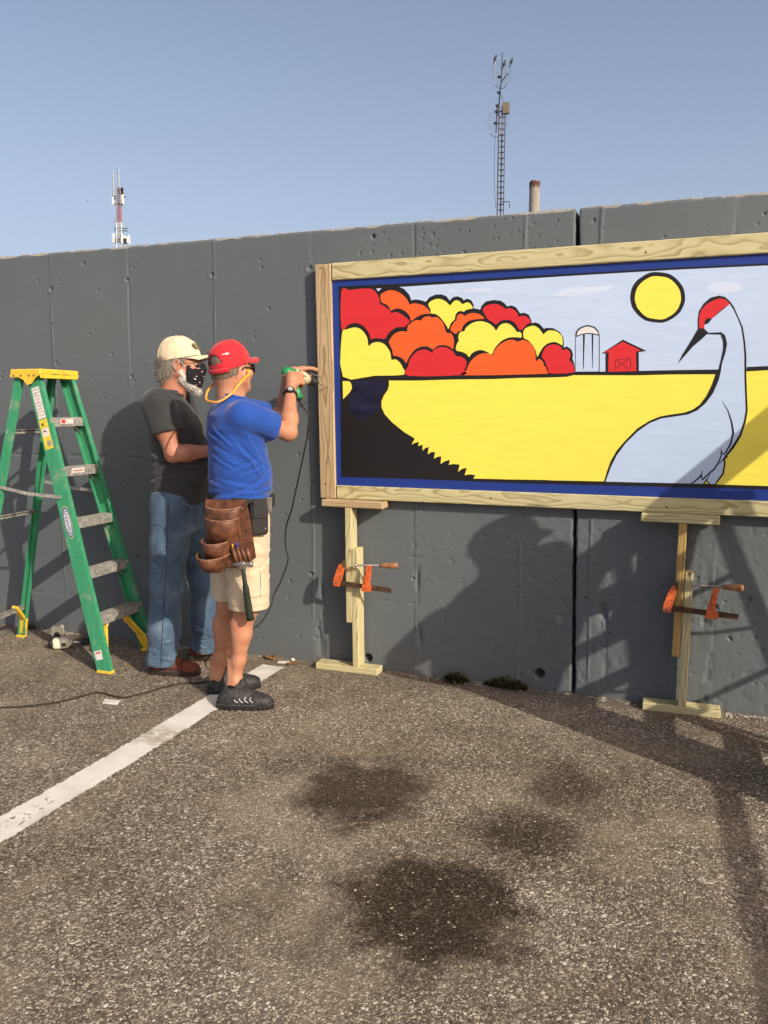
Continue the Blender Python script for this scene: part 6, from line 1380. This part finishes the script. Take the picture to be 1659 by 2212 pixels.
# lattice antenna mast
Ym = 24.0; M_ = lambda x, y: at(x, y, Ym)
b0 = M_(1080.5, 452); pxm = float(np.linalg.norm(M_(1100, 300) - M_(1000, 300))) / 100
mast = empty('antenna_mast', (b0[0], Ym, 0), 'tall slender lattice mast with loop antennas rising behind the wall', 'antenna mast')
wm = 12.5 * pxm; ztop = M_(1080, 232)[2]; cxm = b0[0]
tri = [np.array([-wm * .5, 0, 0]), np.array([wm * .5, 0.05, 0]), np.array([-.02, wm * .8, 0])]
base = np.array([cxm, Ym, 0.0])
for t_ in tri: mesh('mast_leg', *cylv(base + t_, base + t_ + UP * ztop, .020 if t_[0] < 0 else .014, n=6), MG, mast)
stp = 11.6 * pxm; k = 0; rung = []; z = ztop - .1
while z > 2.0:
    for i in range(3):
        a_, b_ = base + tri[i] + UP * z, base + tri[(i + 1) % 3] + UP * (z - (.0 if k % 2 else .0)); rung.append(tubev([a_, b_], .011, 5))
    z -= stp; k += 1
rungs = [rung[i:i + 3] for i in range(0, len(rung), 3)]
for rg in rungs: mesh('mast_rung', *join(rg), MG, mast)
pole = mesh('top_pole', *tubev([M_(1076, 250), M_(1079, 215), M_(1083, 170), M_(1085, 113)], [.022, .022, .016, .012], 6), MDK, mast)
mesh('side_pole', *cylv(M_(1071.5, 287), M_(1073.5, 226), .016, n=6), MDK, mast); mesh('mast_clamp', *join([bxv(M_(x, y), np.eye(3), (.05, .04, .03), .01) for x, y in ((1075, 228), (1078, 200), (1079, 166), (1071, 266), (1073, 241))]), MDK, mast)
def loop(cx, top, bot, name):     # folded dipole bay: two drop rods and swept arms
    for e, x in ((-1, cx - 13), (1, cx + 13)):
        mesh('dipole_rod', *cylv(M_(x, top), M_(x - 1.5, bot), .0075, n=5), MBL, mast)
        mesh('dipole_arm', *tubev(catmull([M_(cx, top - 3), M_(cx + e * 7, top - 2), M_(x, top)], 4), .008, 5), MPW, mast); mesh('dipole_arm', *tubev(catmull([M_(cx - 2, bot + 8), M_(cx + e * 6, bot + 7), M_(x - 1.5, bot)], 4), .008, 5), MDK, mast)
loop(1083, 128, 183, 'u'); loop(1072, 230, 288, 'l')
rods = []
for (cx, top, bot, wd_) in ((1083, 132, 186, 26), (1073, 238, 286, 28)):
    for k in range(15):
        t = k / 14; y = top + (bot - top) * t; w_ = wd_ * math.sin(math.pi * (.12 + .8 * t)) ** .6
        rods.append(tubev([M_(cx + 4, y + 1), M_(cx + w_, y - 1)], .0042, 4)); rods.append(tubev([M_(cx - 3, y + 1), M_(cx - w_ * .8, y + 1)], .003, 4))
mesh('reflector_grid', *join(rods), MBL, mast)['kind'] = 'stuff'
mesh('panel_antenna', *bxv(M_(1093, 234), (nrm([1, .3, 0]), nrm([-.3, 1, 0]), UP), (.10, .05, .15), .01), gmat('tan_panel', (.13, .11, .08)), mast); mesh('panel_bracket', *tubev([M_(1077, 233), M_(1090, 233)], .014, 5), MPW, mast)
mesh('yagi_boom', *tubev([M_(1081, 178), M_(1092, 166), M_(1096, 159)], .012, 5), MDK, mast); mesh('yagi_elements', *join([tubev([M_(1082 + k * 3.2, 177 - k * 4.2 - 3), M_(1086 + k * 3.2, 175 - k * 4.2 + 3)], .006, 4) for k in range(5)]), MDK, mast)
mesh('side_arm', *tubev([M_(1083, 436), M_(1101, 436), M_(1101, 449)], .016, 5), MG, mast); mesh('feed_cable', *tubev(catmull([M_(1070, 290), M_(1068, 330), M_(1068, 400), M_(1071, 450)], 6), .006, 5), MDK, mast)
mesh('cable_loop', *tubev(catmull([M_(1081, 205), M_(1086, 212), M_(1088, 225), M_(1087, 232)], 4), .006, 5), MDK, mast)
for (x, y, lb) in ((1069.5, 127, 'black bird perched on the left arm of the antenna mast'), (1089, 138, 'black bird perched just right of the mast pole'), (1104.5, 133, 'black bird perched at the right end of the mast arm')):
    p = M_(x, y); d_ = nrm([.35, 0, .95]); tag(mesh('bird', *join([lathev(p - d_ * .09, d_, [(0, .006), (.03, .022), (.08, .040), (.12, .036), (.145, .022), (.165, .026), (.185, .018), (.20, .006), (.215, .002)], 10), bxv(p - d_ * .115, (d_, [0, 1, 0], [.9, 0, -.35]), (.05, .018, .006), .002)]), MDK, None, True), lb, 'bird', 'birds on the antenna mast')
# red and white cell tower, far away
Yt = 130.0; T_ = lambda x, y: at(x, y, Yt); pk = float(np.linalg.norm(T_(300, 450) - T_(200, 450))) / 100
tb_ = T_(261, 528); tw = empty('cell_tower', (tb_[0], Yt, 0), 'distant red and white cell tower with white panel antennas at left', 'cell tower')
def lat(x, y0, y1, w0, w1, m, nm):
    a, b = T_(x[0], y0), T_(x[1], y1); parts = []; n = max(3, int(abs(y1 - y0) / 5))
    cor = [(-.5, -.4), (.5, -.4), (0, .5)]
    P = lambda t, c: a + (b - a) * t + np.array([c[0], c[1], 0]) * (w0 + (w1 - w0) * t) * pk
    for c in cor: parts.append(tubev([P(0, c), P(1, c)], .085, 5))
    for i in range(n):
        for k in range(3): parts.append(tubev([P(i / n, cor[k]), P((i + 1) / n, cor[(k + 1) % 3])], .05, 4)); parts.append(tubev([P(i / n, cor[(k + 1) % 3]), P((i + 1) / n, cor[k])], .05, 4))
    mesh(nm, *join(parts), m, tw)
lat((258, 258.5), 405, 446, 7.5, 8, gmat('grey_lattice', (.26, .22, .24)), 'tower_section'); lat((258.5, 259.5), 446, 481, 8, 9, MRD, 'tower_section'); lat((259.5, 261), 481, 528, 9.5, 11, MPW, 'tower_section')
lo_ = tw_leg = [T_(261, 528) + np.array([c[0], c[1], 0]) * 11 * pk for c in ((-.5, -.4), (.5, -.4), (0, .5))]
for p in lo_: mesh('tower_leg', *tubev([np.array([p[0], p[1], 0]), p], .12, 5), MPW, tw)
def panel(x, y, w, h): mesh('panel_antenna', *bxv(T_(x, y), np.eye(3), (w * pk / 2, .12, h * pk / 2), .05), MWH, tw)
for q in ((245, 515, 6, 17), (262.5, 516, 5, 17), (278.5, 518, 4, 16), (274.5, 518, 3, 12), (264.5, 431, 5, 17), (243.5, 433, 3.5, 16), (248.5, 438, 3, 5), (254, 511, 5, 6), (268.5, 513, 5, 6)): panel(*q)
for x, y0, y1 in ((244, 370, 424), (256, 365, 416)): mesh('whip_antenna', *tubev([T_(x + 1, y1), T_(x, y0)], .20, 6), MBL, tw)
for x, y0, y1 in ((247, 470, 490), (275, 472, 492)): mesh('whip_antenna', *tubev([T_(x, y1), T_(x, y0)], .08, 5), MBL, tw)
mesh('antenna_frame', *join([tubev([T_(x0, y0), T_(x1, y1)], .09, 5) for x0, y0, x1, y1 in ((246, 426, 258, 422), (246, 430, 258, 428), (245, 441, 266, 442), (247, 493, 275, 494), (247, 498, 275, 499), (257, 493, 260, 490), (243, 524, 280, 525), (246, 518, 276, 519), (266, 424, 272, 426))]), MDK, tw)
mesh('equipment_box', *join([bxv(T_(x, y), np.eye(3), (w * pk / 2, .3, h * pk / 2), .04) for x, y, w, h in ((255, 520, 6, 8), (272, 521, 5, 9), (263, 417, 4, 5), (261, 441, 7, 3))]), MDK, tw)
mesh('antenna_dish', *lathev(T_(262.5, 412), [.7, -.5, .5], [(0, .3), (.5, .25), (.8, .1)], 10), MDK, tw)
# faint thin mast further left
T2 = lambda x, y: at(x, y, 220.0); tm = empty('thin_mast', (T2(199, 530)[0], 220.0, 0), 'faint thin whip mast far away left of the cell tower', 'mast')
mesh('mast_tube', *tubev([np.array([T2(199, 530)[0], 220, 0]), T2(199, 530), T2(189, 437)], [.06, .06, .03], 5), MBL, tm); mesh('mast_tip', *tubev([T2(186.5, 434.5), T2(190, 434)], .09, 5), MG, tm)
# ------------------------------------------------------------------ helpers standing just out of the picture on the right; their shadows fall into it
def kids(o): return [c for c in COL.objects if c.parent == o]
ALL = list(COL.objects); KID = {}
for o in ALL:
    if o.parent: KID.setdefault(o.parent.name, []).append(o)
def copy_tree(o, parent=None):
    c = o.copy(); COL.objects.link(c)
    if parent is not None: c.parent = parent
    for k_ in KID.get(o.name, []): copy_tree(k_, c)
    return c
lad1 = [o for o in ALL if o.name == 'stepladder'][0]
l2 = copy_tree(lad1); l2.location = (1.06, 3.47, 0); l2.rotation_euler = (0, 0, math.pi); l2['label'] = 'second green stepladder just outside the right edge, casting its shadow on the wall'
p2 = empty('person', (.57, 3.275, 0), 'helper with a cap and one hand on his hip outside the right edge', 'person')
fr = frame(15); f, r, u = fr; o = np.array([.57, 3.275, 0]); hd_ = o + UP * 1.70 + f * .05
S = SDF(.012); add_head(S, hd_, frame(5)); S.cone(o + UP * 1.45, hd_ - UP * .05, .065, .06, .03)
s1, s2 = o + r * .19 + UP * 1.45, o - r * .19 + UP * 1.45; e1, e2 = s1 + np.array([-.17, -.08, -.22]), s2 + np.array([.10, .05, -.27])
w1, w2 = o + r * .17 + UP * 1.02 - f * .03, e2 + np.array([.24, 0, .04])
S.cone(o + UP * 1.42, s1, .06, .06, .04); S.cone(o + UP * 1.42, s2, .06, .06, .04); arm(S, s1, e1, w1); arm(S, s2, e2, w2)
for w_, d_ in ((w1, nrm(w1 - e1)), (w2, nrm(w2 - e2))): S.cone(w_, w_ + d_ * .09, .032, .026, .02)
S.stack(o, r, f, u, [(.85, 0, 0, .15, .11), (1.45, 0, 0, .15, .09)], .03)
hh_ = [(o + r * .10 * e + UP * .93, o + r * .11 * e + UP * .50, o + r * .12 * e + UP * .08) for e in (1, -1)]
for a_ in hh_: leg(S, *a_, 1, fr); S.cone(a_[2], a_[2] + f * .16 - UP * .04, .04, .03, .02)
mesh('body', *S.build(), MAT['skin2'], p2, smooth=True)
S = SDF(.012); S.stack(o, r, f, u, [(.95, 0, .01, .185, .16), (1.2, 0, .01, .18, .155), (1.42, 0, -.01, .185, .115), (1.52, 0, -.01, .09, .07)], .03, n=2.3); S.sleeve(s1, s1 + (e1 - s1) * .7, .085, .08, .03); S.sleeve(s2, s2 + (e2 - s2) * .7, .085, .08, .03)
mesh('t_shirt', *S.build(), MAT['tee_grey'], p2, smooth=True)
S = SDF(.012); S.stack(o, r, f, u, [(.80, 0, 0, .165, .12), (.98, 0, .0, .17, .14)], .04)
for a_ in hh_: S.chain([a_[0], a_[1], a_[2] + UP * .02], [.105, .088, .08], .04)
mesh('jeans', *S.build(), MAT['denim'], p2, smooth=True); cap_obj(hd_, frame(5), MAT['creamcap'], p2, 6, False, .08, 0., 1.06)
# unseen plank on two sawhorses, all added to cast the dark ground strip
sx = 1.78
pl_ = board('plank', (2.07, -.7, 1.02), (1.80, 2.62, 1.02), (1, 0, 0), .070, .030, MAT['wood_b']); tag(pl_, 'long unseen plank over two sawhorses, added for its shadow on the ground', 'plank')
for yy in (.2, 2.45):
    sw = empty('sawhorse', (sx, yy, 0), 'added timber sawhorse under the unseen plank, %s the wall' % ('far from' if yy < 1 else 'near'), 'sawhorse', 'added sawhorses outside the right edge')
    board('beam', (sx - .05, yy, .955), (sx + .55, yy, .955), (0, 0, 1), .088, .038, MAT['wood_g'], sw)
    for ex in (0, .5):
        for e in (-1, 1): board('leg', (sx + ex, yy + e * .02, .93), (sx + ex, yy + e * .26, .0), (1, 0, 0), .07, .035, MAT['wood_g'], sw)
lb_ = Vector(lad1.location)
board('shadow_board', (.52, 3.45, 1.205), (2.5, 3.45, 3.06), (0, 0, 1), .14, .04, MAT['wood_g'])  # out of view, added to throw the diagonal shadow band across the sign
tag(bpy.data.objects['shadow_board'], 'long unseen board propped on the second stepladder, added for its shadow', 'board')
